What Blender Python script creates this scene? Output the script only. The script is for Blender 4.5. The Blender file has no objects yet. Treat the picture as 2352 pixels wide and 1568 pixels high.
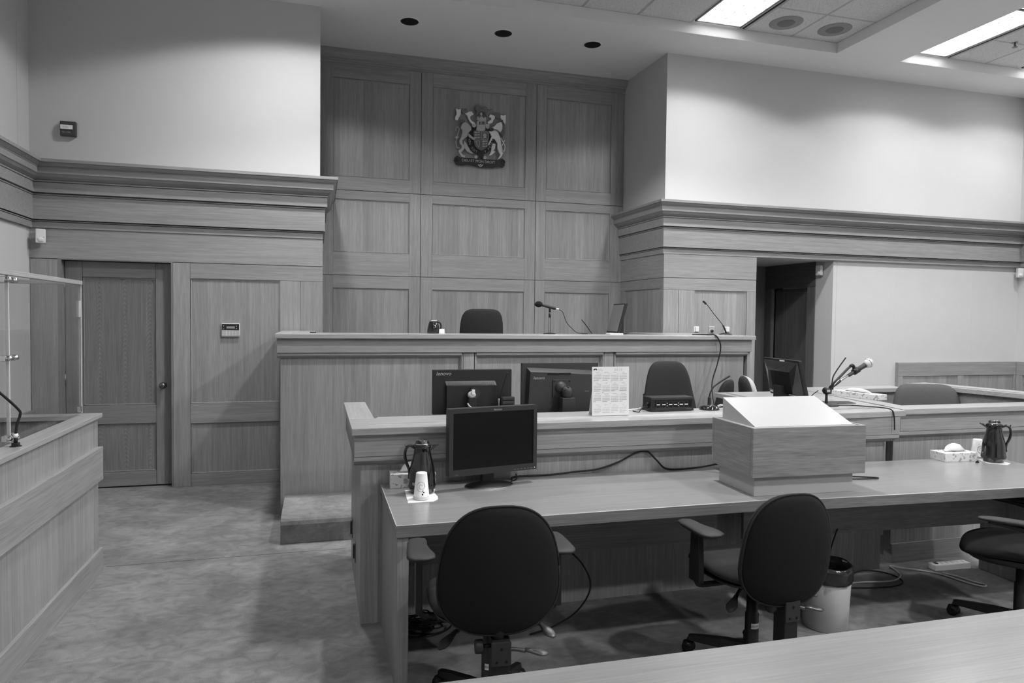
import bpy, bmesh, math, random
from mathutils import Vector, Matrix
random.seed(7)
scene = bpy.context.scene
COL = scene.collection
PI = math.pi

# ------------------------------------------------------------------ camera
YAW, PITCH, ROLL = math.radians(15.723), math.radians(1.879), math.radians(-0.643)
EYE = Vector((0, 0, 1.62))
cy_, sy_, cp_, sp_ = math.cos(YAW), math.sin(YAW), math.cos(PITCH), math.sin(PITCH)
_right = Vector((cy_, -sy_, 0)); _fwd = Vector((sy_ * cp_, cy_ * cp_, -sp_)); _down = _fwd.cross(_right)
_r2 = math.cos(ROLL) * _right + math.sin(ROLL) * _down
_d2 = -math.sin(ROLL) * _right + math.cos(ROLL) * _down
cam_data = bpy.data.cameras.new('camera'); cam = bpy.data.objects.new('camera', cam_data); COL.objects.link(cam)
cam_data.sensor_width = 36.0; cam_data.sensor_fit = 'HORIZONTAL'; cam_data.lens = 1588.9 / 2352 * 36
cam_data.clip_start = 0.02
_m = Matrix.Identity(4)
for _i in range(3):
    _m[_i][0] = _r2[_i]; _m[_i][1] = -_d2[_i]; _m[_i][2] = -_fwd[_i]; _m[_i][3] = EYE[_i]
cam.matrix_world = _m
scene.camera = cam

# ------------------------------------------------------------------ world, exposure
world = bpy.data.worlds.new('world'); scene.world = world; world.use_nodes = True
world.node_tree.nodes['Background'].inputs[0].default_value = (0.5, 0.5, 0.5, 1)
world.node_tree.nodes['Background'].inputs[1].default_value = 0.02
vs = scene.view_settings
vs.view_transform = 'Standard'; vs.look = 'None'; vs.gamma = 1.0; vs.use_curve_mapping = False
vs.exposure = 0.12
BEAM_POW = 0.15
REAR, MIDROW = 2.2, 0.55  # REAR drives the added fill lights behind the viewpoint
SPOT_W = 230.0        # louvred beam of every ceiling luminaire
SPOT_DEG = 146.0
PANEL_E = 3.5         # brightness of the lamp face itself
try:
    scene.cycles.use_denoising = True
    scene.cycles.max_bounces = 8; scene.cycles.diffuse_bounces = 3; scene.cycles.glossy_bounces = 3
    scene.cycles.use_adaptive_sampling = True; scene.cycles.adaptive_threshold = 0.1; scene.cycles.adaptive_min_samples = 16
    scene.cycles.sample_clamp_indirect = 6.0
    scene.cycles.caustics_reflective = False; scene.cycles.caustics_refractive = False
except Exception:
    pass

# ------------------------------------------------------------------ materials
MATS = {}
def _new(name):
    m = bpy.data.materials.new(name); m.use_nodes = True
    nt = m.node_tree; b = nt.nodes['Principled BSDF']; MATS[name] = m
    return m, nt, b
def N(nt, t, **k):
    n = nt.nodes.new(t)
    for a, v in k.items(): setattr(n, a, v)
    return n
def mathn(nt, op, a, b=None, c=None):
    n = N(nt, 'ShaderNodeMath', operation=op)
    for i, v in enumerate((a, b, c)):
        if v is None: continue
        if hasattr(v, 'links'): nt.links.new(v, n.inputs[i])
        else: n.inputs[i].default_value = v
    return n.outputs[0]
def g3(v): return (v, v, v, 1)
def plain(name, v, rough=0.6, spec=0.4, metal=0.0, noise=0.0, nscale=40, bump=0.0, bscale=200, coat=0.0):
    m, nt, b = _new(name)
    b.inputs['Roughness'].default_value = rough; b.inputs['Metallic'].default_value = metal
    b.inputs['Specular IOR Level'].default_value = spec; b.inputs['Coat Weight'].default_value = coat
    b.inputs['Base Color'].default_value = g3(v)
    geo = N(nt, 'ShaderNodeNewGeometry')
    nz = N(nt, 'ShaderNodeTexNoise'); nz.inputs['Scale'].default_value = nscale; nz.inputs['Detail'].default_value = 3
    nt.links.new(geo.outputs['Position'], nz.inputs['Vector'])
    f = mathn(nt, 'MULTIPLY_ADD', nz.outputs['Fac'], 2 * noise * v, v - noise * v)
    cb = N(nt, 'ShaderNodeCombineColor')
    for i in range(3): nt.links.new(f, cb.inputs[i])
    nt.links.new(cb.outputs[0], b.inputs['Base Color'])
    if bump:
        n2 = N(nt, 'ShaderNodeTexNoise'); n2.inputs['Scale'].default_value = bscale; n2.inputs['Detail'].default_value = 2
        nt.links.new(geo.outputs['Position'], n2.inputs['Vector'])
        bp = N(nt, 'ShaderNodeBump'); bp.inputs['Strength'].default_value = bump; bp.inputs['Distance'].default_value = 0.002
        nt.links.new(n2.outputs['Fac'], bp.inputs['Height']); nt.links.new(bp.outputs[0], b.inputs['Normal'])
    return m
def wood(name, v, axis, rough=0.42, strips=0.0, strip_axis=0, strip_w=0.12, coat=0.0, contrast=1.0, cathedral=False, coarse=1.0):
    """oak veneer: streaks along `axis` (0 x, 1 y, 2 z) in world space"""
    m, nt, b = _new(name)
    b.inputs['Roughness'].default_value = rough; b.inputs['Specular IOR Level'].default_value = 0.35
    b.inputs['Coat Weight'].default_value = coat; b.inputs['Coat Roughness'].default_value = 0.18
    geo = N(nt, 'ShaderNodeNewGeometry'); oi = N(nt, 'ShaderNodeObjectInfo')
    def stretched(across, along, detail):
        mp = N(nt, 'ShaderNodeMapping'); s = [across] * 3; s[axis] = along; mp.inputs['Scale'].default_value = s
        nt.links.new(geo.outputs['Position'], mp.inputs['Vector'])
        off = N(nt, 'ShaderNodeVectorMath', operation='ADD')
        cx = N(nt, 'ShaderNodeCombineXYZ'); r = mathn(nt, 'MULTIPLY', oi.outputs['Random'], 37.0)
        for i in range(3): nt.links.new(r, cx.inputs[i])
        nt.links.new(mp.outputs[0], off.inputs[0]); nt.links.new(cx.outputs[0], off.inputs[1])
        nz = N(nt, 'ShaderNodeTexNoise'); nz.inputs['Scale'].default_value = 1.0; nz.inputs['Detail'].default_value = detail
        nt.links.new(off.outputs[0], nz.inputs['Vector'])
        return nz.outputs['Fac'], off.outputs[0]
    a, _ = stretched(38 * coarse, 1.0, 3); c, _ = stretched(190 * coarse, 5.0, 1)
    t = mathn(nt, 'MULTIPLY_ADD', a, 0.50 * contrast, 1 - 0.25 * contrast)
    t = mathn(nt, 'MULTIPLY', t, mathn(nt, 'MULTIPLY_ADD', c, 0.60 * contrast, 1 - 0.30 * contrast))
    if strips:
        sp = N(nt, 'ShaderNodeSeparateXYZ'); nt.links.new(geo.outputs['Position'], sp.inputs[0])
        fl = mathn(nt, 'FLOOR', mathn(nt, 'MULTIPLY', sp.outputs[strip_axis], 1 / strip_w))
        wn = N(nt, 'ShaderNodeTexWhiteNoise', noise_dimensions='1D'); nt.links.new(fl, wn.inputs['W'])
        t = mathn(nt, 'MULTIPLY', t, mathn(nt, 'MULTIPLY_ADD', wn.outputs['Value'], strips * 2, 1 - strips))
    if cathedral:
        sp = N(nt, 'ShaderNodeSeparateXYZ'); nt.links.new(geo.outputs['Position'], sp.inputs[0])
        dn, _ = stretched(9, 1.6, 2)
        xm = mathn(nt, 'ABSOLUTE', mathn(nt, 'WRAP', mathn(nt, 'ADD', sp.outputs[0], sp.outputs[1]), 0.105, -0.105))     # leaf matched flitches
        xm = mathn(nt, 'ADD', xm, mathn(nt, 'MULTIPLY_ADD', dn, 0.03, -0.015))
        ph = mathn(nt, 'ADD', sp.outputs[2], mathn(nt, 'MULTIPLY', mathn(nt, 'MULTIPLY', xm, xm), 75.0))
        ph = mathn(nt, 'ADD', ph, mathn(nt, 'MULTIPLY', dn, 0.10))
        rg = mathn(nt, 'SINE', mathn(nt, 'MULTIPLY', ph, 150.0))
        mk = mathn(nt, 'MULTIPLY_ADD', xm, -18.0, 1.25); mk.node.use_clamp = True
        t = mathn(nt, 'MULTIPLY', t, mathn(nt, 'MULTIPLY_ADD', mathn(nt, 'MULTIPLY', rg, mk), 0.13, 1.0))
    t = mathn(nt, 'MULTIPLY', t, mathn(nt, 'MULTIPLY_ADD', oi.outputs['Random'], 0.12, 0.94))
    t = mathn(nt, 'MULTIPLY', t, v)
    cb = N(nt, 'ShaderNodeCombineColor')
    for i in range(3): nt.links.new(t, cb.inputs[i])
    nt.links.new(cb.outputs[0], b.inputs['Base Color'])
    return m
def carpet(name, v):
    m, nt, b = _new(name)
    b.inputs['Roughness'].default_value = 0.95; b.inputs['Specular IOR Level'].default_value = 0.1
    b.inputs['Sheen Weight'].default_value = 0.15
    geo = N(nt, 'ShaderNodeNewGeometry')
    def nz(scale, detail, dist=0.0, sc=(1, 1, 1)):
        mp = N(nt, 'ShaderNodeMapping'); mp.inputs['Scale'].default_value = sc; mp.inputs['Rotation'].default_value = (0, 0, 0.5)
        nt.links.new(geo.outputs['Position'], mp.inputs['Vector'])
        n = N(nt, 'ShaderNodeTexNoise'); n.inputs['Scale'].default_value = scale; n.inputs['Detail'].default_value = detail
        n.inputs['Distortion'].default_value = dist; nt.links.new(mp.outputs[0], n.inputs['Vector']); return n.outputs['Fac']
    big = nz(2.0, 6, 0.9, (0.85, 1.15, 1)); mid = nz(11, 5, 1.2, (0.85, 1.2, 1)); fine = nz(330, 1)
    r = N(nt, 'ShaderNodeValToRGB'); r.color_ramp.elements[0].position = 0.40; r.color_ramp.elements[1].position = 0.60
    nt.links.new(big, r.inputs[0])
    t = mathn(nt, 'MULTIPLY_ADD', r.outputs['Color'], 0.34, 0.82)
    t = mathn(nt, 'MULTIPLY', t, mathn(nt, 'MULTIPLY_ADD', mid, 1.1, 0.45))
    t = mathn(nt, 'MULTIPLY', t, mathn(nt, 'MULTIPLY_ADD', fine, 1.1, 0.45))
    t = mathn(nt, 'MULTIPLY', t, v)
    cb = N(nt, 'ShaderNodeCombineColor')
    for i in range(3): nt.links.new(t, cb.inputs[i])
    nt.links.new(cb.outputs[0], b.inputs['Base Color'])
    return m
def glow(name, v, e):
    m, nt, b = _new(name); b.inputs['Base Color'].default_value = g3(0.8)
    b.inputs['Emission Color'].default_value = g3(v); b.inputs['Emission Strength'].default_value = e
    return m
def clear(name, tint=0.95, refl=0.12):
    m = bpy.data.materials.new(name); m.use_nodes = True; nt = m.node_tree; MATS[name] = m
    nt.nodes.remove(nt.nodes['Principled BSDF']); out = nt.nodes['Material Output']
    tr = N(nt, 'ShaderNodeBsdfTransparent'); tr.inputs[0].default_value = g3(tint)
    gl = N(nt, 'ShaderNodeBsdfGlossy'); gl.inputs['Roughness'].default_value = 0.02; gl.inputs[0].default_value = g3(0.9)
    lw = N(nt, 'ShaderNodeLayerWeight'); lw.inputs['Blend'].default_value = 0.5
    fac = mathn(nt, 'MULTIPLY_ADD', mathn(nt, 'POWER', lw.outputs['Facing'], 4.0), 0.35, refl * 0.4)
    mx = N(nt, 'ShaderNodeMixShader'); nt.links.new(fac, mx.inputs[0])
    nt.links.new(tr.outputs[0], mx.inputs[1]); nt.links.new(gl.outputs[0], mx.inputs[2]); nt.links.new(mx.outputs[0], out.inputs[0])
    return m
def floral(name):
    """pale carton print: grey petals on white"""
    m, nt, b = _new(name); b.inputs['Roughness'].default_value = 0.55
    geo = N(nt, 'ShaderNodeNewGeometry')
    v = N(nt, 'ShaderNodeTexVoronoi', feature='F1'); v.inputs['Scale'].default_value = 26
    nz = N(nt, 'ShaderNodeTexNoise'); nz.inputs['Scale'].default_value = 45; nt.links.new(geo.outputs['Position'], nz.inputs['Vector'])
    ad = N(nt, 'ShaderNodeMixRGB', blend_type='ADD'); ad.inputs[0].default_value = 0.06
    nt.links.new(geo.outputs['Position'], ad.inputs[1]); nt.links.new(nz.outputs['Color'], ad.inputs[2]); nt.links.new(ad.outputs[0], v.inputs['Vector'])
    wv = mathn(nt, 'SINE', mathn(nt, 'MULTIPLY', v.outputs['Distance'], 9.0))
    r = N(nt, 'ShaderNodeValToRGB'); r.color_ramp.elements[0].position = 0.35; r.color_ramp.elements[0].color = g3(0.72)
    r.color_ramp.elements[1].position = 0.6; r.color_ramp.elements[1].color = g3(0.36)
    nt.links.new(wv, r.inputs[0]); nt.links.new(r.outputs[0], b.inputs['Base Color'])
    return m
def tile_mat(name, v):
    m, nt, b = _new(name); b.inputs['Roughness'].default_value = 0.9
    geo = N(nt, 'ShaderNodeNewGeometry')
    n = N(nt, 'ShaderNodeTexNoise'); n.inputs['Scale'].default_value = 130; n.inputs['Detail'].default_value = 2; nt.links.new(geo.outputs['Position'], n.inputs['Vector'])
    r = N(nt, 'ShaderNodeValToRGB'); r.color_ramp.elements[0].position = 0.36; r.color_ramp.elements[0].color = g3(v * 0.72)
    r.color_ramp.elements[1].position = 0.46; r.color_ramp.elements[1].color = g3(v)
    nt.links.new(n.outputs['Fac'], r.inputs[0]); nt.links.new(r.outputs[0], b.inputs['Base Color'])
    return m

W0 = 0.30
M_wallp = plain('painted wall', 0.60, 0.75, 0.2, noise=0.02, nscale=3)
M_wallf = plain('fabric wall covering', 0.56, 0.85, 0.15, noise=0.03, nscale=5)
M_ceil = plain('ceiling plaster', 0.80, 0.85, 0.15, noise=0.02, nscale=2)
M_tile = tile_mat('ceiling tile', 0.66)
M_tbar = plain('tee bar', 0.42, 0.5, noise=0.02)
M_wx = wood('oak grain x', W0, 0); M_wy = wood('oak grain y', W0, 1); M_wz = wood('oak grain z', W0, 2)
M_wpan = wood('oak veneer panel', W0 * 1.0, 2, strips=0.10, strip_axis=0, strip_w=0.125)
M_wpany = wood('oak veneer panel side', W0, 2, strips=0.10, strip_axis=1, strip_w=0.125)
M_bench = wood('oak bench veneer', W0 * 0.95, 2, strips=0.09, strip_axis=0, strip_w=0.21)
M_door = wood('oak crown cut veneer', W0 * 0.62, 2, cathedral=True)
M_doorf = wood('oak door frame', W0 * 0.72, 2); M_doorh = wood('oak door rail', W0 * 0.72, 0)
M_recd = wood('darker oak', W0 * 0.36, 2); M_recx = wood('darker oak rail', W0 * 0.36, 1); M_recl = wood('darker oak stile', W0 * 0.5, 2)  # recess oak, toned well below the other panelling
M_cap = wood('oak polished top', W0 * 1.25, 0, rough=0.3, coat=0.25); M_capy = wood('oak polished top y', W0 * 1.25, 1, rough=0.3, coat=0.25)
M_table = wood('oak table top', W0 * 0.82, 0, rough=0.28, coat=0.35, contrast=0.7)
M_edge = wood('oak table edge', W0 * 0.62, 0, contrast=1.4, coarse=1.3)
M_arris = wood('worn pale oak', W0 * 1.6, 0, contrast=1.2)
M_pod = wood('oak lectern', W0 * 0.85, 0, contrast=1.3, coarse=0.9); M_pody = wood('oak lectern side', W0 * 0.8, 1, contrast=1.3, coarse=0.9)
M_lam = plain('grey white laminate', 0.40, 0.35, 0.4, noise=0.02)
M_carpet = carpet('cut pile carpet', 0.20)
M_dark = plain('black fabric', 0.012, 0.9, 0.2, noise=0.25, nscale=500, bump=0.3, bscale=900)
M_dark2 = plain('charcoal fabric', 0.03, 0.9, 0.2, noise=0.3, nscale=500, bump=0.3, bscale=900)
M_grey = plain('grey tweed fabric', 0.10, 0.95, 0.1, noise=0.5, nscale=420, bump=0.4, bscale=700)
M_pale = plain('pale upholstery', 0.42, 0.8, 0.2, noise=0.1, nscale=300)
M_blk = plain('black plastic', 0.012, 0.45, 0.45, noise=0.1)
M_blk2 = plain('dark grey plastic', 0.03, 0.5, 0.4, noise=0.1)
M_arm = plain('armrest pad', 0.022, 0.6, 0.4, noise=0.1)
M_gloss = plain('glossy black', 0.008, 0.08, 0.6, coat=0.6)
M_screen = plain('dark screen', 0.003, 0.35, 0.25)
M_ball = plain('satin mesh', 0.55, 0.5, 0.5, noise=0.1, nscale=900)
M_chrome = plain('chrome', 0.75, 0.12, 0.5, metal=1.0)
M_steel = plain('grey metal', 0.22, 0.32, 0.5, metal=0.7, noise=0.05)
M_lever = plain('dark lever metal', 0.12, 0.35, 0.5, metal=0.5)
M_brass = plain('dull bronze', 0.16, 0.25, 0.5, metal=0.9)
M_white = plain('white plastic', 0.72, 0.35, 0.4, noise=0.02)
M_paper = plain('white paper', 0.84, 0.85, 0.2, noise=0.02)
M_ink = plain('grey ink', 0.30, 0.8, 0.1); M_inkd = plain('dark ink', 0.03, 0.8, 0.1); M_inkl = plain('pale ink', 0.5, 0.8, 0.1)
M_red = plain('dark enamel', 0.055, 0.35, 0.5)
M_rub = plain('black rubber', 0.012, 0.6, 0.3)
M_bag = plain('bin liner', 0.02, 0.18, 0.6, bump=0.8, bscale=60)
M_bin = plain('pale bin plastic', 0.40, 0.5, 0.35, noise=0.04)
M_cord = plain('pale cord', 0.5, 0.5, 0.3)
M_floral = floral('printed carton')
M_glass = clear('clear screen', 0.93, 0.06)
M_lamp = glow('lamp diffuser', 1.0, PANEL_E)
M_lou = plain('louvre blade', 0.80, 0.35, 0.5)
M_slot = plain('black slot', 0.01, 0.6, 0.2)
M_spk = plain('speaker grille', 0.30, 0.6, 0.3, bump=0.4, bscale=900); M_spk2 = plain('speaker cone', 0.19, 0.7, 0.3, bump=0.5, bscale=900)
M_led = glow('clock segment', 0.6, 0.45)
M_cr1 = plain('silver paint', 0.85, 0.45, 0.4, noise=0.1, nscale=80); M_cr2 = plain('grey gilt', 0.50, 0.5, 0.4, noise=0.15, nscale=80)
M_cr3 = plain('dark enamel blue', 0.025, 0.5, 0.4, noise=0.1, nscale=80); M_cr4 = plain('mid enamel', 0.17, 0.5, 0.4, noise=0.1, nscale=80)

# ------------------------------------------------------------------ mesh building
class MB:
    def __init__(s): s.v = []; s.f = []; s.sm = []
    def add(s, vs, fs, smooth=False):
        o = len(s.v); s.v += [Vector(p) for p in vs]; s.f += [[o + i for i in f] for f in fs]; s.sm += [smooth] * len(fs); return s
    def hexa(s, p):      # 8 points: bottom 4 ccw, top 4 ccw
        return s.add(p, [(3, 2, 1, 0), (4, 5, 6, 7), (0, 1, 5, 4), (1, 2, 6, 5), (2, 3, 7, 6), (3, 0, 4, 7)])
    def box(s, x0, x1, y0, y1, z0, z1):
        return s.hexa([(x0, y0, z0), (x1, y0, z0), (x1, y1, z0), (x0, y1, z0), (x0, y0, z1), (x1, y0, z1), (x1, y1, z1), (x0, y1, z1)])
    def prism(s, pts, z0, z1):     # ccw polygon in xy
        n = len(pts); vs = [(p[0], p[1], z0) for p in pts] + [(p[0], p[1], z1) for p in pts]
        fs = [tuple(range(n - 1, -1, -1)), tuple(range(n, 2 * n))] + [(i, (i + 1) % n, n + (i + 1) % n, n + i) for i in range(n)]
        return s.add(vs, fs)
    def extr(s, pts, fn, d0, d1):  # polygon pts (a,b) mapped by fn(a,b,d)
        n = len(pts); vs = [fn(a, b, d0) for a, b in pts] + [fn(a, b, d1) for a, b in pts]
        fs = [tuple(range(n - 1, -1, -1)), tuple(range(n, 2 * n))] + [(i, (i + 1) % n, n + (i + 1) % n, n + i) for i in range(n)]
        return s.add(vs, fs)
    def rings(s, rs, cap0=True, cap1=True, closed=True, smooth=True):
        n = len(rs[0]); vs = [p for r in rs for p in r]; fs = []
        for k in range(len(rs) - 1):
            for i in range(n if closed else n - 1):
                j = (i + 1) % n; fs.append((k * n + i, k * n + j, (k + 1) * n + j, (k + 1) * n + i))
        o = len(s.v); s.add(vs, fs, smooth)
        if cap0: s.f.append([o + i for i in range(n - 1, -1, -1)]); s.sm.append(False)
        if cap1: s.f.append([o + (len(rs) - 1) * n + i for i in range(n)]); s.sm.append(False)
        return s
    def lathe(s, prof, c=(0, 0, 0), n=28, smooth=True, cap0=True, cap1=True):
        rs = [[(c[0] + r * math.cos(2 * PI * i / n), c[1] + r * math.sin(2 * PI * i / n), c[2] + z) for i in range(n)] for r, z in prof]
        return s.rings(rs, cap0, cap1, True, smooth)
    def tube(s, pts, r, n=8, smooth_path=True, sub=6, radii=None):
        P = [Vector(p) for p in pts]
        if smooth_path and len(P) > 2:
            Q = []; R = []
            for i in range(len(P) - 1):
                p0 = P[max(i - 1, 0)]; p1 = P[i]; p2 = P[i + 1]; p3 = P[min(i + 2, len(P) - 1)]
                for k in range(sub):
                    t = k / sub
                    Q.append(0.5 * ((2 * p1) + (p2 - p0) * t + (2 * p0 - 5 * p1 + 4 * p2 - p3) * t * t + (3 * p1 - p0 - 3 * p2 + p3) * t ** 3))
                    if radii: R.append(radii[i] * (1 - t) + radii[i + 1] * t)
            Q.append(P[-1]); R and R.append(radii[-1]); P = Q; radii = R or None
        rs = []; up = Vector((0, 0, 1)); prev = None
        for i, p in enumerate(P):
            d = (P[min(i + 1, len(P) - 1)] - P[max(i - 1, 0)])
            if d.length < 1e-9: d = Vector((0, 0, 1))
            d.normalize()
            if prev is None: a = d.cross(up if abs(d.z) < 0.95 else Vector((1, 0, 0)))
            else: a = prev - d * prev.dot(d)
            if a.length < 1e-6: a = d.cross(Vector((1, 0.3, 0)))
            a.normalize(); prev = a; b = d.cross(a); rr = radii[i] if radii else r
            rs.append([p + rr * (math.cos(2 * PI * k / n) * a + math.sin(2 * PI * k / n) * b) for k in range(n)])
        return s.rings(rs)
    def pad(s, outline, tf, tb, fn, lv=(1, .985, .95, .88, .72, .45), p=5.0):
        """cushion: outline (a,b) around its centre; front depth tf (+d), back tb (-d); fn(a,b,d)->xyz"""
        ca = sum(a for a, b in outline) / len(outline); cb = sum(b for a, b in outline) / len(outline)
        rs = []
        def ring(r, d): return [fn(ca + (a - ca) * r, cb + (b - cb) * r, d) for a, b in outline]
        for r in reversed(lv[1:]): rs.append(ring(r, -tb * (1 - r ** p) ** 0.5))
        rs.append(ring(1, 0))
        for r in lv[1:]: rs.append(ring(r, tf * (1 - r ** p) ** 0.5))
        o = len(s.v); s.rings(rs, False, False); n = len(outline)
        s.v.append(Vector(fn(ca, cb, -tb))); s.v.append(Vector(fn(ca, cb, tf))); e = len(s.v)
        for i in range(n):
            j = (i + 1) % n
            s.f.append([o + j, o + i, e - 2]); s.sm.append(True)
            k = o + (len(rs) - 1) * n; s.f.append([k + i, k + j, e - 1]); s.sm.append(True)
        return s
    def xf(s, fn): s.v = [Vector(fn(p)) for p in s.v]; return s
    def build(s, name, mat, parent=None, world=False, bev=0.0, seg=2, loc=None):
        me = bpy.data.meshes.new(name)
        off = Vector(parent.location) if (parent is not None and world) else Vector((0, 0, 0))
        me.from_pydata([tuple(p - off) for p in s.v], [], s.f)
        me.polygons.foreach_set('use_smooth', s.sm)
        bm = bmesh.new(); bm.from_mesh(me)
        bmesh.ops.recalc_face_normals(bm, faces=bm.faces)
        if bev:
            ed = [e for e in bm.edges if len(e.link_faces) == 2 and e.calc_face_angle(0) > 0.6]
            bmesh.ops.bevel(bm, geom=ed, offset=bev, segments=seg, affect='EDGES', profile=0.6, clamp_overlap=True)
        bm.to_mesh(me); bm.free()
        me.materials.append(mat); me.update()
        o = bpy.data.objects.new(name, me); COL.objects.link(o)
        if parent is not None: o.parent = parent
        if loc is not None: o.location = loc
        return o
def B(name, x0, x1, y0, y1, z0, z1, mat, parent=None, world=False, bev=0.0):
    return MB().box(x0, x1, y0, y1, z0, z1).build(name, mat, parent, world, bev)
def tag(o, label, cat=None, group=None, kind=None):
    o['label'] = label
    if cat: o['category'] = cat
    if group: o['group'] = group
    if kind: o['kind'] = kind
    return o
def thing(name, label, cat, loc=(0, 0, 0), rz=0.0, group=None):
    o = bpy.data.objects.new(name, None); COL.objects.link(o); o.empty_display_size = 0.1
    o.location = loc; o.rotation_euler = (0, 0, rz)
    return tag(o, label, cat, group)
def structure(o, label): return tag(o, label, kind='structure')
def copy_tree(o, parent=None):
    c = o.copy(); COL.objects.link(c); c.parent = parent
    for ch in list(o.children): copy_tree(ch, c)
    return c
def text_mesh(body, size, fn, font_align='LEFT', shear=0.0, spacing=1.0, line=1.0, depth=0.0):
    """lettering outline as MB; fn(a,b)->xyz"""
    cu = bpy.data.curves.new('t', 'FONT'); cu.body = body; cu.size = size; cu.align_x = font_align; cu.shear = shear
    cu.space_character = spacing; cu.space_line = line; cu.resolution_u = 2
    o = bpy.data.objects.new('t', cu); COL.objects.link(o)
    dg = bpy.context.evaluated_depsgraph_get(); dg.update(); me = o.evaluated_get(dg).to_mesh()
    m = MB(); m.add([fn(v.co.x, v.co.y) for v in me.vertices], [list(p.vertices) for p in me.polygons])
    o.evaluated_get(dg).to_mesh_clear(); bpy.data.objects.remove(o); bpy.data.curves.remove(cu)
    return m
def sell(w, h, n=36, e=2.6, squash=None):
    """superellipse outline"""
    out = []
    for i in range(n):
        t = 2 * PI * i / n; c, s_ = math.cos(t), math.sin(t)
        a = w / 2 * math.copysign(abs(c) ** (2 / e), c); b = h / 2 * math.copysign(abs(s_) ** (2 / e), s_)
        if squash: a *= squash(b / (h / 2))
        out.append((a, b))
    return out
# ================================================================== STRUCTURE
XL, XR, YF, YFR, YB, YREAR, ZC = -2.46, 9.09, 7.11, 7.15, 8.20, -4.0, 4.64
# floor
fl = structure(B('floor', XL - .1, XR + .1, YREAR, 8.6, -0.06, 0.0, M_carpet), 'mottled grey cut pile carpet over the whole courtroom')
B('seam', -1.3, 0.2, 4.928, 4.931, -0.001, 0.0008, M_dark2, fl)
# ------------------------------------------------ ceiling with two coffers
ZT = 4.75
C1 = (-1.82, 5.61, -3.4, 6.60); C2 = (6.48, 8.95, -3.4, 6.59)
def q(mb, x0, x1, y0, y1, z): mb.box(x0, x1, y0, y1, z, z + 0.004)
mb = MB()
for x0, x1, y0, y1 in ((XL, XR, 6.60, 7.16), (0.0, 3.82, 7.16, 8.3), (XL, C1[0], YREAR, 6.60), (C1[1], C2[0], YREAR, 6.60), (C2[1], XR, YREAR, 6.60),
                       (C1[0], C1[1], YREAR, C1[2]), (C2[0], C2[1], YREAR, C2[2]), (C2[0], C2[1], 6.59, 6.60)):
    q(mb, x0, x1, y0, y1, ZC)
ceil = structure(mb.build('ceiling', M_ceil), 'smooth painted ceiling with two sunken bays of square tiles')
B('roof_deck', XL - .1, XR + .1, YREAR - .1, 8.6, 4.9, 4.95, M_ceil, ceil)
for x0, x1, y0, y1 in (C1, C2):
    B('bay_side', x0, x1, y1, y1 + .02, ZC + .0045, ZT + .05, M_ceil, ceil); B('bay_side', x0, x1, y0 - .02, y0, ZC + .0045, ZT + .05, M_ceil, ceil)
    B('bay_side', x0 - .02, x0, y0, y1, ZC + .0045, ZT + .05, M_ceil, ceil); B('bay_side', x1, x1 + .02, y0, y1, ZC + .0045, ZT + .05, M_ceil, ceil)
    B('bay_backing', x0, x1, y0, y1, ZT + .03, ZT + .04, M_tbar, ceil)
LAMPS = []
def bay_tiles(xs, ys, skip, ymin):
    shared = {}
    for i in range(len(xs) - 1):
        for j in range(len(ys) - 1):
            if skip(xs[i], xs[i + 1], ys[j], ys[j + 1]): continue
            w, d = xs[i + 1] - xs[i] - .022, ys[j + 1] - ys[j] - .022
            k = (round(w, 3), round(d, 3))
            if k not in shared:
                o = MB().box(-w / 2, w / 2, -d / 2, d / 2, 0, .018).build('tile', M_tile, ceil, bev=.004, seg=1); shared[k] = o
            else:
                o = shared[k].copy(); COL.objects.link(o); o.parent = ceil
            o.location = ((xs[i] + xs[i + 1]) / 2, (ys[j] + ys[j + 1]) / 2, ZT)
    for x in xs: B('tee_bar', x - .011, x + .011, ys[0], ys[-1], ZT + .002, ZT + .012, M_tbar, ceil)
    for y in ys: B('tee_bar', xs[0], xs[-1], y - .011, y + .011, ZT + .003, ZT + .013, M_tbar, ceil)
ys1 = [6.60 - .57 - .61 * k for k in range(4)][::-1] + [6.60]
xsa = [3.77 - .61 * k for k in range(9)][::-1]; xsb = [4.41, 5.0, 5.61]
bay_tiles([C1[0]] + xsa, ys1, lambda a, b, c, d: (-.3 < (a + b) / 2 < .3) and d > 5.4 - 0.01 and False, 4.6)
bay_tiles(xsb, ys1, lambda a, b, c, d: False, 4.6)
ys2 = [6.59 - .57 - .61 * k for k in range(4)][::-1] + [6.59]
bay_tiles([7.18, 7.72, 8.25], ys2, lambda a, b, c, d: False, 4.6)
# rest of the bays beyond sight: one plain tiled lid each
B('tile_field', C1[0], C1[1], C1[2], ys1[0], ZT, ZT + .018, M_tile, ceil)['kind'] = 'stuff'
B('tile_field', C2[0], C2[1], C2[2], ys2[0], ZT, ZT + .018, M_tile, ceil)['kind'] = 'stuff'

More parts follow.
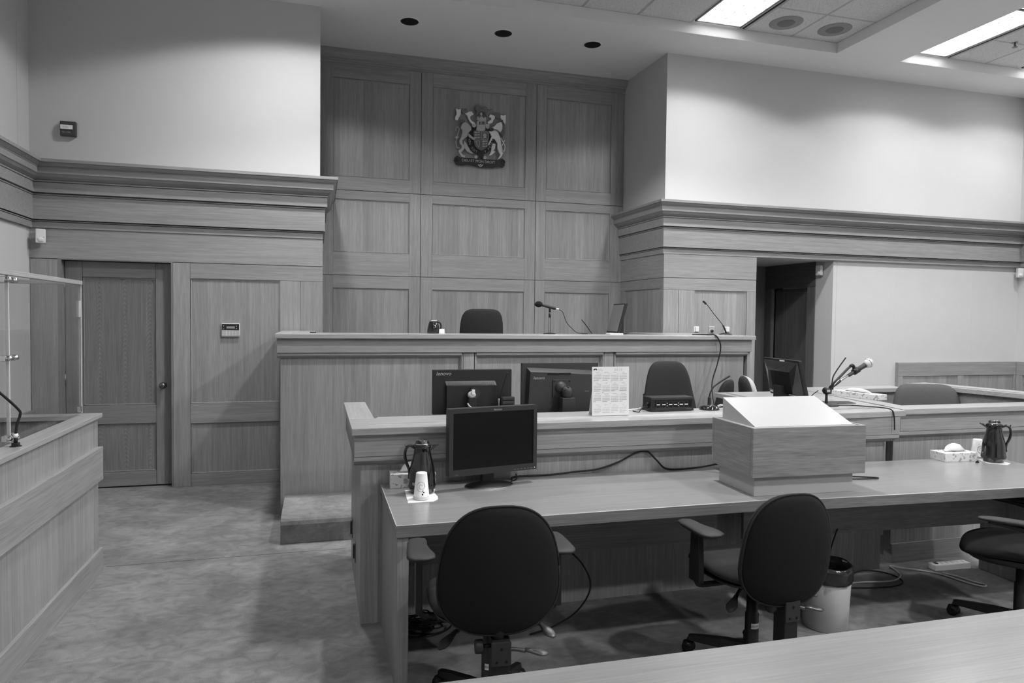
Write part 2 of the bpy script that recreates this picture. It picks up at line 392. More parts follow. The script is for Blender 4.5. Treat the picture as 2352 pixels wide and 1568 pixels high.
def luminaire(label, x0, x1, y0, y1, group='ceiling luminaires in the bays', beam=1.0, power=1.2, cone=None):
    """recessed troffer: housing rim, lamp face, curved louvre blades, dark air slot"""
    t = thing('ceiling_light', label, 'ceiling light', ((x0 + x1) / 2, (y0 + y1) / 2, ZT), 0, group)
    w, d = x1 - x0, y1 - y0; a, b = w / 2, d / 2
    rim = MB()
    for bx in ((-a, a, -b, -b + .018), (-a, a, b - .018, b), (-a, -a + .018, -b, b), (a - .018, a, -b, b)): rim.box(bx[0], bx[1], bx[2], bx[3], -.004, .012)
    rim.build('frame', M_steel, t)
    B('lamp_face', -a + .018, a - .018, -b + .018, b - .018, .004, .010, M_lamp, t)
    nl = max(2, int(round(w / .15))); nd = max(4, int(round(d / .15)))
    for i in range(1, nl): B('louvre_blade', -a + w * i / nl - .003, -a + w * i / nl + .003, -b + .02, b - .02, -.003, .004, M_lou, t)
    for j in range(1, nd): B('louvre_blade', -a + .02, a - .02, -b + d * j / nd - .003, -b + d * j / nd + .003, -.003, .004, M_lou, t)
    L = bpy.data.lights.new('lamp_beam', 'SPOT'); L.energy = SPOT_W * beam; L.spot_size = math.radians(cone or SPOT_DEG); L.spot_blend = 0.14
    L.shadow_soft_size = 0.14; L.use_nodes = True; nt = L.node_tree; em = nt.nodes['Emission']       # louvre: cosine distribution with a cut-off
    ge = N(nt, 'ShaderNodeNewGeometry'); sp = N(nt, 'ShaderNodeSeparateXYZ'); nt.links.new(ge.outputs['Incoming'], sp.inputs[0])
    nt.links.new(mathn(nt, 'POWER', mathn(nt, 'ABSOLUTE', sp.outputs[2]), power), em.inputs['Strength'])
    o = bpy.data.objects.new('lamp_beam', L); COL.objects.link(o); o.parent = t; o.location = (0, -.15, -.02)
    return t
luminaire('lit louvred ceiling light beside the two round ceiling speakers', 3.79, 4.34, 5.35, 6.55, beam=1.5)
luminaire('lit louvred ceiling light near the little ceiling sprinkler', 6.53, 7.10, 5.37, 6.56, beam=1.2)
luminaire('lit louvred ceiling light in the corner bay over the side wall', 8.27, 8.85, 5.37, 6.56, beam=1.0)
luminaire('lit louvred ceiling light over the prisoner dock side', -0.45, 0.15, 5.35, 6.55, beam=1.7)
for lab, xx, yy in (('lit louvred ceiling light above the middle of the clerk desk', 1.60, 3.3), ('lit louvred ceiling light above the aisle by the dock', -.3, 2.9), ('lit louvred ceiling light above the lectern', 3.79, 2.9), ('lit louvred ceiling light above the witness chair', 6.53, 2.9),
                    ('added unseen ceiling fill light behind the viewpoint over the aisle', -.3, 0.2), ('added unseen ceiling fill light above the nearest table', 3.79, 0.2), ('added unseen ceiling fill light far over on the witness side', 6.53, 0.2),
                    ('added unseen ceiling fill light over the rear of the aisle', -.3, -2.4), ('added unseen ceiling fill light over the rear public side', 3.79, -2.4)):
    luminaire(lab, xx, xx + .58, yy, yy + 1.2, beam=(REAR if xx > 0 else REAR * .25) if yy < 2 else ((MIDROW if xx > 0 else .15) if yy < 3 else 2.2), power=BEAM_POW, cone=145 if yy < 2 else None)  # rear rows are unseen lights added and boosted as frontal fill
for nm, x0, x1, y0, y1 in (('a', 4.355, 4.395, 5.2, 6.57), ('b', 7.115, 7.155, 5.2, 6.56)):
    o = thing('air_slot', 'long black slot air diffuser along the ' + ('light beside the speakers' if nm == 'a' else 'light near the sprinkler'), 'air diffuser', ((x0 + x1) / 2, (y0 + y1) / 2, ZT), 0, 'slot diffusers')
    B('slot', -.012, .012, -(y1 - y0) / 2, (y1 - y0) / 2, -.001, .008, M_slot, o)
    for s in (-1, 1): B('flange', s * .024 - .008, s * .024 + .008, -(y1 - y0) / 2, (y1 - y0) / 2, -.004, .008, M_tbar, o)
for lab, x, y in (('round grey ceiling speaker nearer the lit light', 4.72, 6.31), ('round grey ceiling speaker in the corner tile of the bay', 5.32, 6.30)):
    t = thing('ceiling_speaker', lab, 'speaker', (x, y, ZT), 0, 'ceiling speakers')
    MB().lathe([(.0, -.006), (.165, -.006), (.17, -.002), (.17, .004), (.0, .004)], n=40, cap0=False, cap1=False).build('grille', M_spk, t)
    MB().lathe([(.0, -.010), (.085, -.010), (.09, -.006)], n=36, cap0=False, cap1=False).build('cone_screen', M_spk2, t)
    for a in (0.8, 3.9): MB().lathe([(.004, -.009), (.004, -.005)], (.15 * math.cos(a), .15 * math.sin(a), 0), n=8).build('screw', M_steel, t)
t = thing('sprinkler', 'small chrome fire sprinkler under the corner bay', 'sprinkler', (7.46, 6.0, ZT))
MB().lathe([(.03, -.004), (.03, 0)], n=16).build('escutcheon', M_steel, t); MB().lathe([(.008, -.05), (.008, 0)], n=8).build('stem', M_steel, t)
MB().lathe([(.028, -.054), (.028, -.05)], n=10).build('deflector', M_steel, t)
for s in (-1, 1): MB().tube([(0, 0, -.05), (s * .016, 0, -.03), (0, 0, -.012)], .003, 6).build('arm', M_steel, t)
for lab, x in (('black unlit downlight nearest the bright left wall', .90), ('middle black unlit downlight above the crest', 1.89), ('black unlit downlight nearest the right alcove wall', 2.905)):
    t = thing('downlight', lab, 'downlight', (x, 7.19, ZC), 0, 'recessed downlights over the bench')
    MB().lathe([(.092, -.001), (.105, -.004), (.108, 0), (.108, .002)], n=40, cap0=False, cap1=False).build('trim_ring', M_ceil, t)
    MB().lathe([(.093, -.0025), (.086, -.0022), (.0, -.0020)], n=40, cap0=False, cap1=False).build('baffle', M_slot, t)
    MB().lathe([(.0885, -.003), (.0925, -.003), (.0925, -.001)], n=40, cap0=False, cap1=False).build('reflector_lip', M_chrome, t)

# ------------------------------------------------ plaster walls
wl = structure(B('wall_left', XL - .12, XL, YREAR, YF + .2, 0, ZC, M_wallp), 'pale painted side wall behind the glazed dock')
structure(B('wall_right', XR, XR + .12, YREAR, YFR + .2, 0, ZC, M_wallp), 'pale painted side wall beyond the witness box')
structure(B('wall_rear', XL, XR, YREAR - .12, YREAR, 0, ZC, M_wallp), 'pale painted wall behind the viewpoint')
mb = MB()
mb.box(XL, .023, YF, YF + .18, 2.13, ZC); mb.box(-1.30, .023, YF, YF + .18, 0, 2.13); mb.box(XL, -2.23, YF, YF + .18, 0, 2.13)
mb.box(-.12, .023, YF + .18, 8.3, 0, ZC)
wfl = structure(mb.build('wall_front_left', M_wallp), 'white wall above the oak panelling with the door')
mb = MB(); mb.box(-.1, 3.9, YB + .025, YB + .14, 0, ZC)
wb = structure(mb.build('wall_back', M_wallp), 'tall oak panelled wall behind the judge seat')
mb = MB()
mb.hexa([(3.80, YFR, 2.38), (XR, YFR, 2.38), (XR, YFR + .16, 2.38), (3.80, YFR + .16, 2.38), (3.80, YFR, ZC), (XR, YFR, ZC), (XR, YFR + .16, ZC), (3.80, YFR + .16, ZC)])
mb.prism([(3.80, YFR), (3.95, YFR + .02), (3.95, 8.3), (3.762, 8.3)], 0, ZC)
mb.box(3.80, 5.0, YFR, YFR + .16, 0, 2.38)
wfr = structure(mb.build('wall_front_right', M_wallp), 'white wall above the oak cornice on the witness side')
o = B('painted_lower_wall', 6.162, XR, YFR, YFR + .16, 0, 2.38, M_wallf, wfr)
for x in (7.05, 8.30): B('covering_joint', x - .002, x + .002, YFR - .001, YFR, 1.12, 2.38, M_wallp, wfr)
B('covering_joint', XL, XL + .001, 6.86, 6.863, 2.96, 4.1, M_tbar, wl)

# ------------------------------------------------ recess on the right with its door
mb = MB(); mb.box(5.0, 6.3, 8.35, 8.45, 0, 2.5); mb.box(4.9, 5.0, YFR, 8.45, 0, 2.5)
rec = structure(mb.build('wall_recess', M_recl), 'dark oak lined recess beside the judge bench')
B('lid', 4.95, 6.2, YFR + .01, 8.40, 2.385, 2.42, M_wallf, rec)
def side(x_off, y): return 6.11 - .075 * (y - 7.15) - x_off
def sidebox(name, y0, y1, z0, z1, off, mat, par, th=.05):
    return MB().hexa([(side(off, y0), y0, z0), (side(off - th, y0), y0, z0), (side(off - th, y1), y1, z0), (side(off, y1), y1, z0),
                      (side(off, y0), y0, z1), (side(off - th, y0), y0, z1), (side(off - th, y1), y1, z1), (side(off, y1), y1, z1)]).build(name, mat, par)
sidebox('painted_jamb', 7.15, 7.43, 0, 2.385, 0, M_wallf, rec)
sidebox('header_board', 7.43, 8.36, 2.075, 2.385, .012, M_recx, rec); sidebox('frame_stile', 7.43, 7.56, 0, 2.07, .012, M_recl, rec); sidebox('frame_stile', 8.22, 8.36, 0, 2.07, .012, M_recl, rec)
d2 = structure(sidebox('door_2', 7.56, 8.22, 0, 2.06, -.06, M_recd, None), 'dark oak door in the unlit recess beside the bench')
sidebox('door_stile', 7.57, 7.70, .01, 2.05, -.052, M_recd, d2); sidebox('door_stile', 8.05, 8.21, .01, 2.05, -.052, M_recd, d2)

# ------------------------------------------------ panelling, left of the judge (front plane y 7.085)
F = YF - .025
def fb(name, x0, x1, z0, z1, mat, par, y=F, th=.024, bev=.0025): return B(name, x0, x1, y, y + th, z0, z1, mat, par, bev=bev)
p1 = structure(B('trim_1', XL, .049, F, YF, 2.114, 2.38, M_wx, bev=.002), 'oak panelling around the door below the cornice')
fb('stile', -1.298, -1.152, 0, 2.108, M_wz, p1)
fb('rail', -1.15, .049, 1.964, 2.108, M_wx, p1); fb('rail', -1.15, -.352, .597, .783, M_wx, p1); fb('rail', -1.15, -.352, 0, .115, M_wx, p1)
fb('stile', -.35, -.163, 0, 1.962, M_wz, p1); fb('stile', -.159, .049, 0, 1.962, M_wz, p1)
fb('panel', -1.15, -.35, .783, 1.964, M_wpan, p1, y=F + .016, th=.009, bev=0); fb('panel', -1.15, -.35, .115, .597, M_wpan, p1, y=F + .016, th=.009, bev=0)
fb('stile', XL + .005, -2.245, 0, 2.108, M_wz, p1)
fb('return_board', .025, .049, 0, 2.38, M_wz, p1, y=F + .024, th=8.18 - F)
for x0, x1, z0, z1 in ((-2.245, -2.215, 0, 2.13), (-1.316, -1.298, 0, 2.13), (-2.215, -1.316, 2.106, 2.13)): B('jamb', x0, x1, F + .002, YF + .16, z0, z1, M_doorf, p1)
# door
d1 = structure(B('door_1', -2.213, -1.318, 7.19, 7.225, .012, 2.103, M_doorf), 'oak two panel door with round bronze knob')
yd = 7.172
fb('door_stile', -2.21, -2.072, .014, 2.10, M_doorf, d1, y=yd); fb('door_stile', -1.463, -1.32, .014, 2.10, M_doorf, d1, y=yd)
fb('door_rail', -2.07, -1.465, 1.96, 2.10, M_doorh, d1, y=yd); fb('door_rail', -2.07, -1.465, .60, .775, M_doorh, d1, y=yd); fb('door_rail', -2.07, -1.465, .014, .148, M_doorh, d1, y=yd)
fb('door_panel', -2.07, -1.465, .775, 1.96, M_door, d1, y=yd + .014, th=.006, bev=0); fb('door_panel', -2.07, -1.465, .148, .60, M_door, d1, y=yd + .014, th=.006, bev=0)
k = MB().lathe([(.0, 0), (.012, .0), (.024, .006), (.030, .018), (.030, .028), (.022, .040), (.012, .046), (.011, .062), (.028, .066), (.030, .070)], n=24, cap0=False).xf(lambda p: (p.x - 1.40, 7.172 - .07 + p.z, p.y + .956)).build('door_knob', M_brass, d1)
for z in (1.86, 1.02, .25): MB().lathe([(.008, -.05), (.008, .05)], (-2.214, 7.165, z), n=8).build('hinge', M_steel, d1)

# ------------------------------------------------ judge alcove back wall
def bead(x0, x1, z0, z1, y, par, w=.009, g=.004, h=.009):
    m = MB(); X0, X1, Z0, Z1 = x0 + g, x1 - g, z0 + g, z1 - g
    o = [(X0, Z0), (X1, Z0), (X1, Z1), (X0, Z1)]; n_ = [(X0 + w, Z0 + w), (X1 - w, Z0 + w), (X1 - w, Z1 - w), (X0 + w, Z1 - w)]
    vs = [(x, y - .0002, z) for x, z in o] + [(x, y - h, z) for x, z in o] + [(x, y - h * .55, z) for x, z in n_] + [(x, y - .0002, z) for x, z in n_]
    fs = []
    for k in range(3):
        for q_ in range(4): fs.append((k * 4 + q_, k * 4 + (q_ + 1) % 4, (k + 1) * 4 + (q_ + 1) % 4, (k + 1) * 4 + q_))
    m.add(vs, fs); return m.build('panel_bead', M_wz, par)
def bay(x0, x1, px0, px1, z0, z1, pz0, pz1):
    y = YB; th = .024
    fb('stile', x0, px0, z0, z1, M_wz, wb, y=y, bev=.002); fb('stile', px1, x1, z0, z1, M_wz, wb, y=y, bev=.002)
    fb('rail', px0, px1, pz1, z1, M_wx, wb, y=y, bev=.002); fb('rail', px0, px1, z0, pz0, M_wx, wb, y=y, bev=.002)
    fb('panel', px0, px1, pz0, pz1, M_wpan, wb, y=y + .016, th=.008, bev=0)
    bead(px0, px1, pz0, pz1, y + .016, wb)
for x0, x1, a, b in ((.03, 1.168, .17, 1.037), (1.174, 2.59, 1.31, 2.453), (2.596, 3.76, 2.724, 3.588)):
    bay(x0, x1, a, b, 3.077, 4.50, 3.228, 4.341); bay(x0, x1, a, b, 2.105, 3.071, 2.368, 2.972); bay(x0, x1, a, b, .9, 2.099, 1.05, 1.955)
crown = [(4.64, 0), (4.64, .095), (4.63, .095), (4.622, .085), (4.60, .078), (4.575, .06), (4.555, .04), (4.545, .04), (4.54, .03), (4.525, .03), (4.52, .018), (4.503, .018), (4.497, .006), (4.497, 0)]
structure(MB().rings([[(x, YB + .002 - p, z) for z, p in crown] for x in (.025, 3.775)], smooth=False).build('trim_2', M_wx), 'oak crown moulding along the top of the judge wall')

bead(-1.15, -.35, .783, 1.964, F + .016, p1); bead(-1.15, -.35, .115, .597, F + .016, p1)
for z0, z1 in ((.775, 1.96), (.148, .60)): bead(-2.07, -1.465, z0, z1, yd + .014, d1).data.materials[0] = M_doorf
# ------------------------------------------------ right reveal and right panelling
def rv(off, y): return 3.785 - .040 * (y - 7.12) / 1.08 - off
def rbox(name, y0, y1, z0, z1, off, mat, par, th=.02):
    a, b = y0, y1
    return MB().hexa([(rv(off, a), a, z0), (rv(off - th, a), a, z0), (rv(off - th, b), b, z0), (rv(off, b), b, z0), (rv(off, a), a, z1), (rv(off - th, a), a, z1), (rv(off - th, b), b, z1), (rv(off, b), b, z1)]).build(name, mat, par, bev=.0015)
G = YFR - .03
p3 = structure(B('trim_3', 3.786, 5.0, G, YFR, 2.112, 2.38, M_wx, bev=.002), 'oak panelling on the pier between the bench and the recess')
rbox('reveal_header', 7.145, 8.2, 2.110, 2.38, 0, M_wy, p3); rbox('reveal_rail', 7.145, 8.2, 1.988, 2.104, 0, M_wy, p3)
rbox('reveal_stile', 7.145, 7.205, .5, 1.986, 0, M_wz, p3); rbox('reveal_stile', 8.068, 8.2, .5, 1.986, 0, M_wz, p3); rbox('reveal_panel', 7.205, 8.068, .5, 1.988, -.012, M_wpany, p3, th=.008)
fb('rail', 3.786, 5.0, 1.972, 2.106, M_wx, p3, y=G, th=.03); fb('stile', 3.787, 3.978, 0, 1.970, M_wz, p3, y=G, th=.03); fb('stile', 3.983, 4.181, 0, 1.970, M_wz, p3, y=G, th=.03)
fb('panel', 4.181, 4.878, 0, 1.972, M_wpan, p3, y=G + .018, th=.01, bev=0); fb('stile', 4.878, 5.0, 0, 1.970, M_wz, p3, y=G, th=.03)
bead(4.181, 4.878, 0, 1.972, G + .018, p3)
B('pier_end', 4.985, 5.0, G + .03, YFR + .16, 0, 2.38, M_wz, p3)

# ------------------------------------------------ cornices
def sweep(name, prof, path, mat, par):
    return MB().rings([[path(i, px, py) + (z,) for z, px, py in prof] for i in range(4)], smooth=False).build(name, mat, par)
pathL = lambda i, px, py: [(XL + px, .5), (XL + px, YF - py), (.023 + px, YF - py), (.023 + px, 8.2)][i]
pathR = lambda i, px, py: [(3.765 - px, 8.2), (3.80 - px, YFR - py), (XR - px, YFR - py), (XR - px, .5)][i]
S, f2, f3, fr, st = (.165, .23), (.125, .18), (.067, .10), (.046, .068), (.028, .035)
mid = lambda a, b, t: (a[0] + (b[0] - a[0]) * t, a[1] + (b[1] - a[1]) * t)
for nm, path, lab in (('trim_4', pathL, 'deep oak cornice over the door and the dock wall'), ('trim_5', pathR, 'deep oak cornice turning from the alcove to the witness side wall')):
    def P(z, o): return (z,) + o
    c = structure(sweep(nm, [P(2.957, (0, 0)), P(2.957, S), P(2.931, S), P(2.931, mid(S, f2, .25)), P(2.922, mid(S, f2, .3)), P(2.905, mid(S, f2, .75)), P(2.897, f2), P(2.897, (0, 0))], path, M_wx, None), lab)
    sweep('upper_fascia', [P(2.896, (0, 0)), P(2.896, mid(S, f2, .85)), P(2.891, mid(S, f2, .9)), P(2.890, f2), P(2.840, f2), P(2.836, mid(f2, f3, .12)), P(2.815, mid(f2, f3, .4)), P(2.795, mid(f2, f3, .92)), P(2.792, f3), P(2.792, (0, 0))], path, M_wx, c)
    sweep('middle_fascia', [P(2.790, (0, 0)), P(2.790, mid(f3, f2, .1)), P(2.779, mid(f3, f2, .1)), P(2.776, mid(f3, fr, .3)), P(2.772, f3), P(2.686, f3), P(2.684, mid(f3, fr, .8)), P(2.680, (0, 0))], path, M_wx, c)
    sweep('bead', [P(2.678, (0, 0)), P(2.678, mid(fr, f3, .25)), P(2.667, mid(fr, f3, .3)), P(2.664, mid(fr, st, .2)), P(2.664, (0, 0))], path, M_wx, c)
    sweep('frieze_board', [P(2.662, (0, 0)), P(2.662, fr), P(2.454, fr), P(2.454, (0, 0))], path, M_wx, c)
    sweep('bead', [P(2.450, (0, 0)), P(2.446, mid(st, fr, .35)), P(2.438, mid(st, fr, .35)), P(2.436, (0, 0))], path, M_wx, c)
    sweep('lower_strip', [P(2.434, (0, 0)), P(2.434, st), P(2.381, st), P(2.381, (0, 0))], path, M_wx, c)

# ------------------------------------------------ wainscots
w1 = structure(B('trim_6', 7.09, XR, YFR - .035, YFR, 0, 1.12, M_wx, bev=.002), 'low oak wainscot along the wall behind the witness box')
for x0, x1 in ((7.09, 7.16), (8.045, 8.145), (9.0, XR)): fb('stile', x0, x1, .2, .944, M_wz, w1, y=YFR - .055, th=.02)
fb('rail', 7.09, XR, .946, 1.12, M_wx, w1, y=YFR - .055, th=.02); fb('rail', 7.09, XR, 0, .2, M_wx, w1, y=YFR - .055, th=.02)
fb('panel', 7.16, 8.045, .2, .946, M_wpan, w1, y=YFR - .04, th=.004, bev=0); fb('panel', 8.145, 9.0, .2, .946, M_wpan, w1, y=YFR - .04, th=.004, bev=0)
w2 = structure(B('trim_7', XR - .035, XR, 3.0, YFR - .06, 0, 1.12, M_wy, bev=.002), 'low oak wainscot on the side wall past the witness box')
B('rail', XR - .055, XR - .035, 3.0, YFR - .06, .946, 1.12, M_wy, w2); B('stile', XR - .055, XR - .035, YFR - .14, YFR - .06, 0, .944, M_wz, w2)
for y0 in (6.1, 5.05, 4.0): B('stile', XR - .055, XR - .035, y0, y0 + .09, 0, .944, M_wz, w2)
structure(B('trim_8', XL, XL + .03, 1.0, F - .002, 0, .756, M_wpany, bev=.002), 'dark oak wainscot on the wall inside the dock')
# ================================================================== FIXED FURNITURE
# ------------------------------------------------ prisoner dock
dk = thing('prisoner_dock', 'oak dock enclosure with stepped side and polished cap', 'dock', (-1.4, 3.0, 0))
Y0, Y1 = 1.2, 4.87
def W(*a, **k): return B(*a, world=True, **k)
W('side_panel', -1.40, -1.32, Y0, 4.84, 0, .965, M_wpany, dk)
W('base_board', -1.32, -1.30, Y0, 4.86, 0, .15, M_wy, dk, bev=.002)
W('middle_band', -1.32, -1.288, Y0, 4.83, .59, .795, M_wy, dk, bev=.002)
W('cap', -1.412, -1.300, Y0, Y1, .972, 1.0, M_capy, dk, bev=.004)
W('shadow_gap', -1.398, -1.326, Y0, 4.84, .964, .973, M_slot, dk)
W('end_panel', XL + .035, -1.40, 4.78, 4.84, 0, .965, M_wpan, dk)
W('end_cap', XL + .035, -1.412, 4.75, Y1, .972, 1.0, M_cap, dk, bev=.004)
# glazing
gl = thing('glass_screen', 'clear glass screen standing on the dock with oak head rail', 'glass screen', (-1.4, 4.0, 1.0))
for y0, y1 in ((1.3, 2.52), (2.54, 3.755), (3.765, 4.79)):
    MB().box(-1.402, -1.394, y0, y1, 1.012, 1.797).build('glass_pane', M_glass, gl, True)
for x0, x1 in ((XL + .04, -1.93), (-1.92, -1.405)): MB().box(x0, x1, 4.782, 4.790, 1.012, 1.797).build('glass_pane', M_glass, gl, True)
B('head_rail', -1.412, -1.384, 1.2, 4.80, 1.797, 1.822, M_capy, gl, True, bev=.003)
B('head_rail', XL + .035, -1.412, 4.772, 4.80, 1.797, 1.822, M_cap, gl, True, bev=.003)
B('glass_edge', -1.405, -1.391, 4.790, 4.796, 1.012, 1.797, M_white, gl, True); B('glass_edge', -1.405, -1.391, 3.757, 3.763, 1.012, 1.797, M_white, gl, True)
for y, z in ((3.76, 1.41), (3.76, 1.775), (3.76, 1.035), (2.53, 1.41), (2.53, 1.775)):
    for s in (-1, 1):
        cl = MB().box(-1.408, -1.388, y + s * .034 - .020, y + s * .034 + .020, z - .014, z + .014).build('clamp', M_chrome, gl, True, bev=.002)
        k = MB().lathe([(.0, .022), (.011, .020), (.014, .010), (.014, 0)], n=14, cap0=False, cap1=False)
        k.xf(lambda p: (-1.388 + p.z + 1.4, y + s * .034 + p.x - 4.0, z + p.y - 1.0)).build('clamp_knob', M_chrome, cl)
B('edge_clamp', -1.406, -1.390, 4.745, 4.788, 1.60, 1.70, M_pale, gl, True, bev=.002)
B('edge_clamp', -1.406, -1.390, 4.755, 4.788, 1.02, 1.055, M_chrome, gl, True, bev=.002)

# ------------------------------------------------ carpeted step
st_ = MB(); prof = [(5.12, 0), (5.12, .135), (5.13, .16), (5.15, .174), (5.18, .18), (5.812, .18), (5.812, 0)]
st_.rings([[(x, y, z) for y, z in prof] for x in (-.25, -.245, 2.8)], smooth=False)
tag(st_.build('carpeted_step', M_carpet, None, bev=.004), 'carpeted step in front of the judge bench', 'step')

# ------------------------------------------------ judge bench
bn = thing('judge_bench', 'long raised oak judge bench with panelled front', 'bench', (1.8, 6.2, 0))
BX0, BX1 = -.285, 4.02
W('bench_cap', -.325, 4.052, 5.75, 6.10, 1.444, 1.482, M_cap, bn, bev=.005)
W('cap_inlay', -.20, 3.9, 5.80, 6.08, 1.482, 1.485, M_cap, bn, bev=.0015)
W('side_cap', -.325, -.02, 6.102, 7.06, 1.444, 1.482, M_capy, bn, bev=.004)
W('side_desk', 3.35, 4.052, 6.102, 7.08, 1.444, 1.482, M_cap, bn, bev=.004)
W('side_wall', -.285, -.20, 5.90, 7.08, 0, 1.44, M_wpany, bn); W('side_wall', 3.93, 4.02, 5.90, 7.08, 0, 1.44, M_wpany, bn)
W('apron_board', -.31, 4.035, 5.79, 5.90, 1.328, 1.441, M_wx, bn, bev=.002)
W('apron_quirk', -.305, 4.03, 5.796, 5.88, 1.3255, 1.3285, M_slot, bn)
W('cap_shadow', -.30, 4.03, 5.80, 5.90, 1.440, 1.445, M_slot, bn)
xs = [BX0, 1.19, 2.495, 4.03]
pnl = [(BX0, 1.177), (1.331, 2.482), (2.633, 3.985)]
for a, b in pnl:
    W('front_panel', a, b, 5.85, 5.90, 0, 1.283, M_bench, bn)
for a, b in ((1.206, 1.30), (2.51, 2.601), (4.002, 4.032)): W('stile', a, b, 5.815, 5.90, 0, 1.327, M_wz, bn, bev=.002)
prof = [(1.326, 5.90), (1.326, 5.80), (1.307, 5.80), (1.305, 5.806), (1.298, 5.812), (1.296, 5.826), (1.287, 5.835), (1.283, 5.846), (1.283, 5.90)]
for a, b in ((-.31, 1.19), (1.318, 2.495), (2.62, 3.995)):
    MB().rings([[(x, y, z) for z, y in prof] for x in (a, b)], smooth=False).build('panel_moulding', M_wx, bn, True)
for x, s in ((1.177, 1), (1.331, -1), (2.482, 1), (2.633, -1)):
    MB().box(x, x + s * .012, 5.832, 5.88, 0, 1.30).box(x + s * .012, x + s * .024, 5.815, 5.88, 0, 1.315).build('panel_moulding', M_wz, bn, True)

# ------------------------------------------------ clerk desk
ck = thing('clerk_desk', 'oak clerk desk in front of the judge bench with wide polished cap', 'desk', (1.9, 3.9, 0))
W('front_panel', .222, 3.57, 3.68, 3.74, 0, .872, M_bench, ck)
W('side_panel', .222, .28, 3.74, 4.72, 0, .872, M_wpany, ck)
W('corner_post', .219, .31, 3.677, 3.682, 0, .868, M_wz, ck)
W('apron_board', .184, 3.655, 3.632, 3.74, .897, 1.012, M_wx, ck, bev=.002); W('side_apron', .184, .28, 3.742, 4.72, .897, 1.012, M_wy, ck, bev=.002)
prof = [(.895, 3.74), (.895, 3.632), (.874, 3.632), (.872, 3.642), (.862, 3.648), (.858, 3.664), (.848, 3.672), (.844, 3.68), (.844, 3.74)]
MB().rings([[(x, y, z) for z, y in prof] for x in (.184, 3.65)], smooth=False).build('apron_moulding', M_wx, ck, True)
prof = [(.895, .26), (.895, .184), (.874, .184), (.872, .192), (.862, .198), (.858, .21), (.846, .222), (.844, .26)]
MB().rings([[(x, y, z) for z, x in prof] for y in (3.70, 4.72)], smooth=False).build('apron_moulding', M_wy, ck, True)
W('apron_quirk', .186, 3.65, 3.636, 3.70, .8945, .8975, M_slot, ck)
W('front_cap', .17, 3.02, 3.60, 3.95, 1.014, 1.05, M_cap, ck, bev=.003)
W('side_cap', .17, .31, 3.952, 4.735, 1.014, 1.05, M_capy, ck, bev=.003)
MB().hexa([(.257, 3.724, 1.05), (3.0, 3.75, 1.05), (3.0, 3.95, 1.05), (.33, 3.95, 1.05), (.262, 3.73, 1.058), (3.0, 3.755, 1.058), (3.0, 3.948, 1.058), (.332, 3.948, 1.058)]).build('raised_ledge', M_cap, ck, True, bev=.001)
MB().prism([(3.022, 3.602), (3.70, 3.632), (3.915, 4.86), (3.05, 4.86), (3.05, 4.3), (2.75, 3.952), (3.022, 3.952)], 1.014, 1.05).build('wing_cap', M_cap, ck, True, bev=.003)
MB().prism([(3.025, 3.75), (3.60, 3.785), (3.78, 4.80), (3.12, 4.80)], 1.05, 1.056).build('raised_ledge', M_cap, ck, True, bev=.001)
MB().prism([(3.60, 3.75), (3.655, 3.745), (3.86, 4.85), (3.80, 4.85)], .2, 1.012).build('wing_panel', M_wpany, ck, True)
W('work_top', .32, 3.0, 3.96, 4.45, .715, .74, M_cap, ck)

# ------------------------------------------------ witness box
wx = thing('witness_box', 'oak witness box beside the clerk desk with light polished cap', 'witness box', (4.4, 4.3, 0))
MB().prism([(3.735, 3.69), (5.30, 3.69), (5.30, 3.872), (3.905, 3.872), (3.77, 3.872)], 1.014, 1.05).build('front_cap', M_cap, wx, True, bev=.003)
MB().prism([(3.775, 3.874), (3.905, 3.874), (4.09, 4.92), (3.945, 4.92)], 1.014, 1.05).build('side_cap', M_capy, wx, True, bev=.003)
W('back_cap', 3.95, 5.02, 4.922, 5.12, 1.014, 1.05, M_cap, wx, bev=.003)
W('back_panel', 3.97, 5.02, 4.96, 5.02, 0, 1.012, M_wpan, wx)
W('front_apron', 3.745, 5.28, 3.72, 3.80, .897, 1.012, M_wx, wx, bev=.002)
prof = [(.895, 3.80), (.895, 3.722), (.872, 3.722), (.868, 3.735), (.858, 3.742), (.852, 3.757), (.845, 3.765), (.845, 3.80)]
MB().rings([[(x, y, z) for z, y in prof] for x in (3.74, 5.28)], smooth=False).build('apron_moulding', M_wx, wx, True)
W('front_panel', 3.735, 5.28, 3.765, 3.82, 0, .846, M_wpan, wx); W('base_board', 3.735, 5.28, 3.750, 3.765, 0, .13, M_wx, wx, bev=.002)
MB().prism([(3.80, 3.83), (3.86, 3.83), (4.04, 4.95), (3.97, 4.95)], 0, 1.012).build('side_panel', M_wpany, wx, True)
rl = thing('side_rail', 'higher oak side rail angled past the witness chair', 'rail', (5.1, 4.4, 0))
ang = math.atan2(.16, -.9)
def rr(t, o): # t along from far end to near end, o across to the right
    dx, dy = .175, -.985
    return (4.92 + dx * t - dy * o, 4.83 + dy * t + dx * o)
MB().prism([rr(0, 0), rr(1.0, 0), rr(1.0, .24), rr(0, .24)][::-1], 1.064, 1.10).build('rail_cap', M_capy, rl, True, bev=.003)
MB().prism([rr(.1, .05), rr(1.0, .05), rr(1.0, .2), rr(.1, .2)][::-1], 1.10, 1.105).build('cap_inlay', M_capy, rl, True, bev=.001)
MB().prism([rr(.03, .03), rr(.94, .03), rr(.94, .10), rr(.03, .10)][::-1], 0, 1.062).build('rail_panel', M_wy, rl, True)

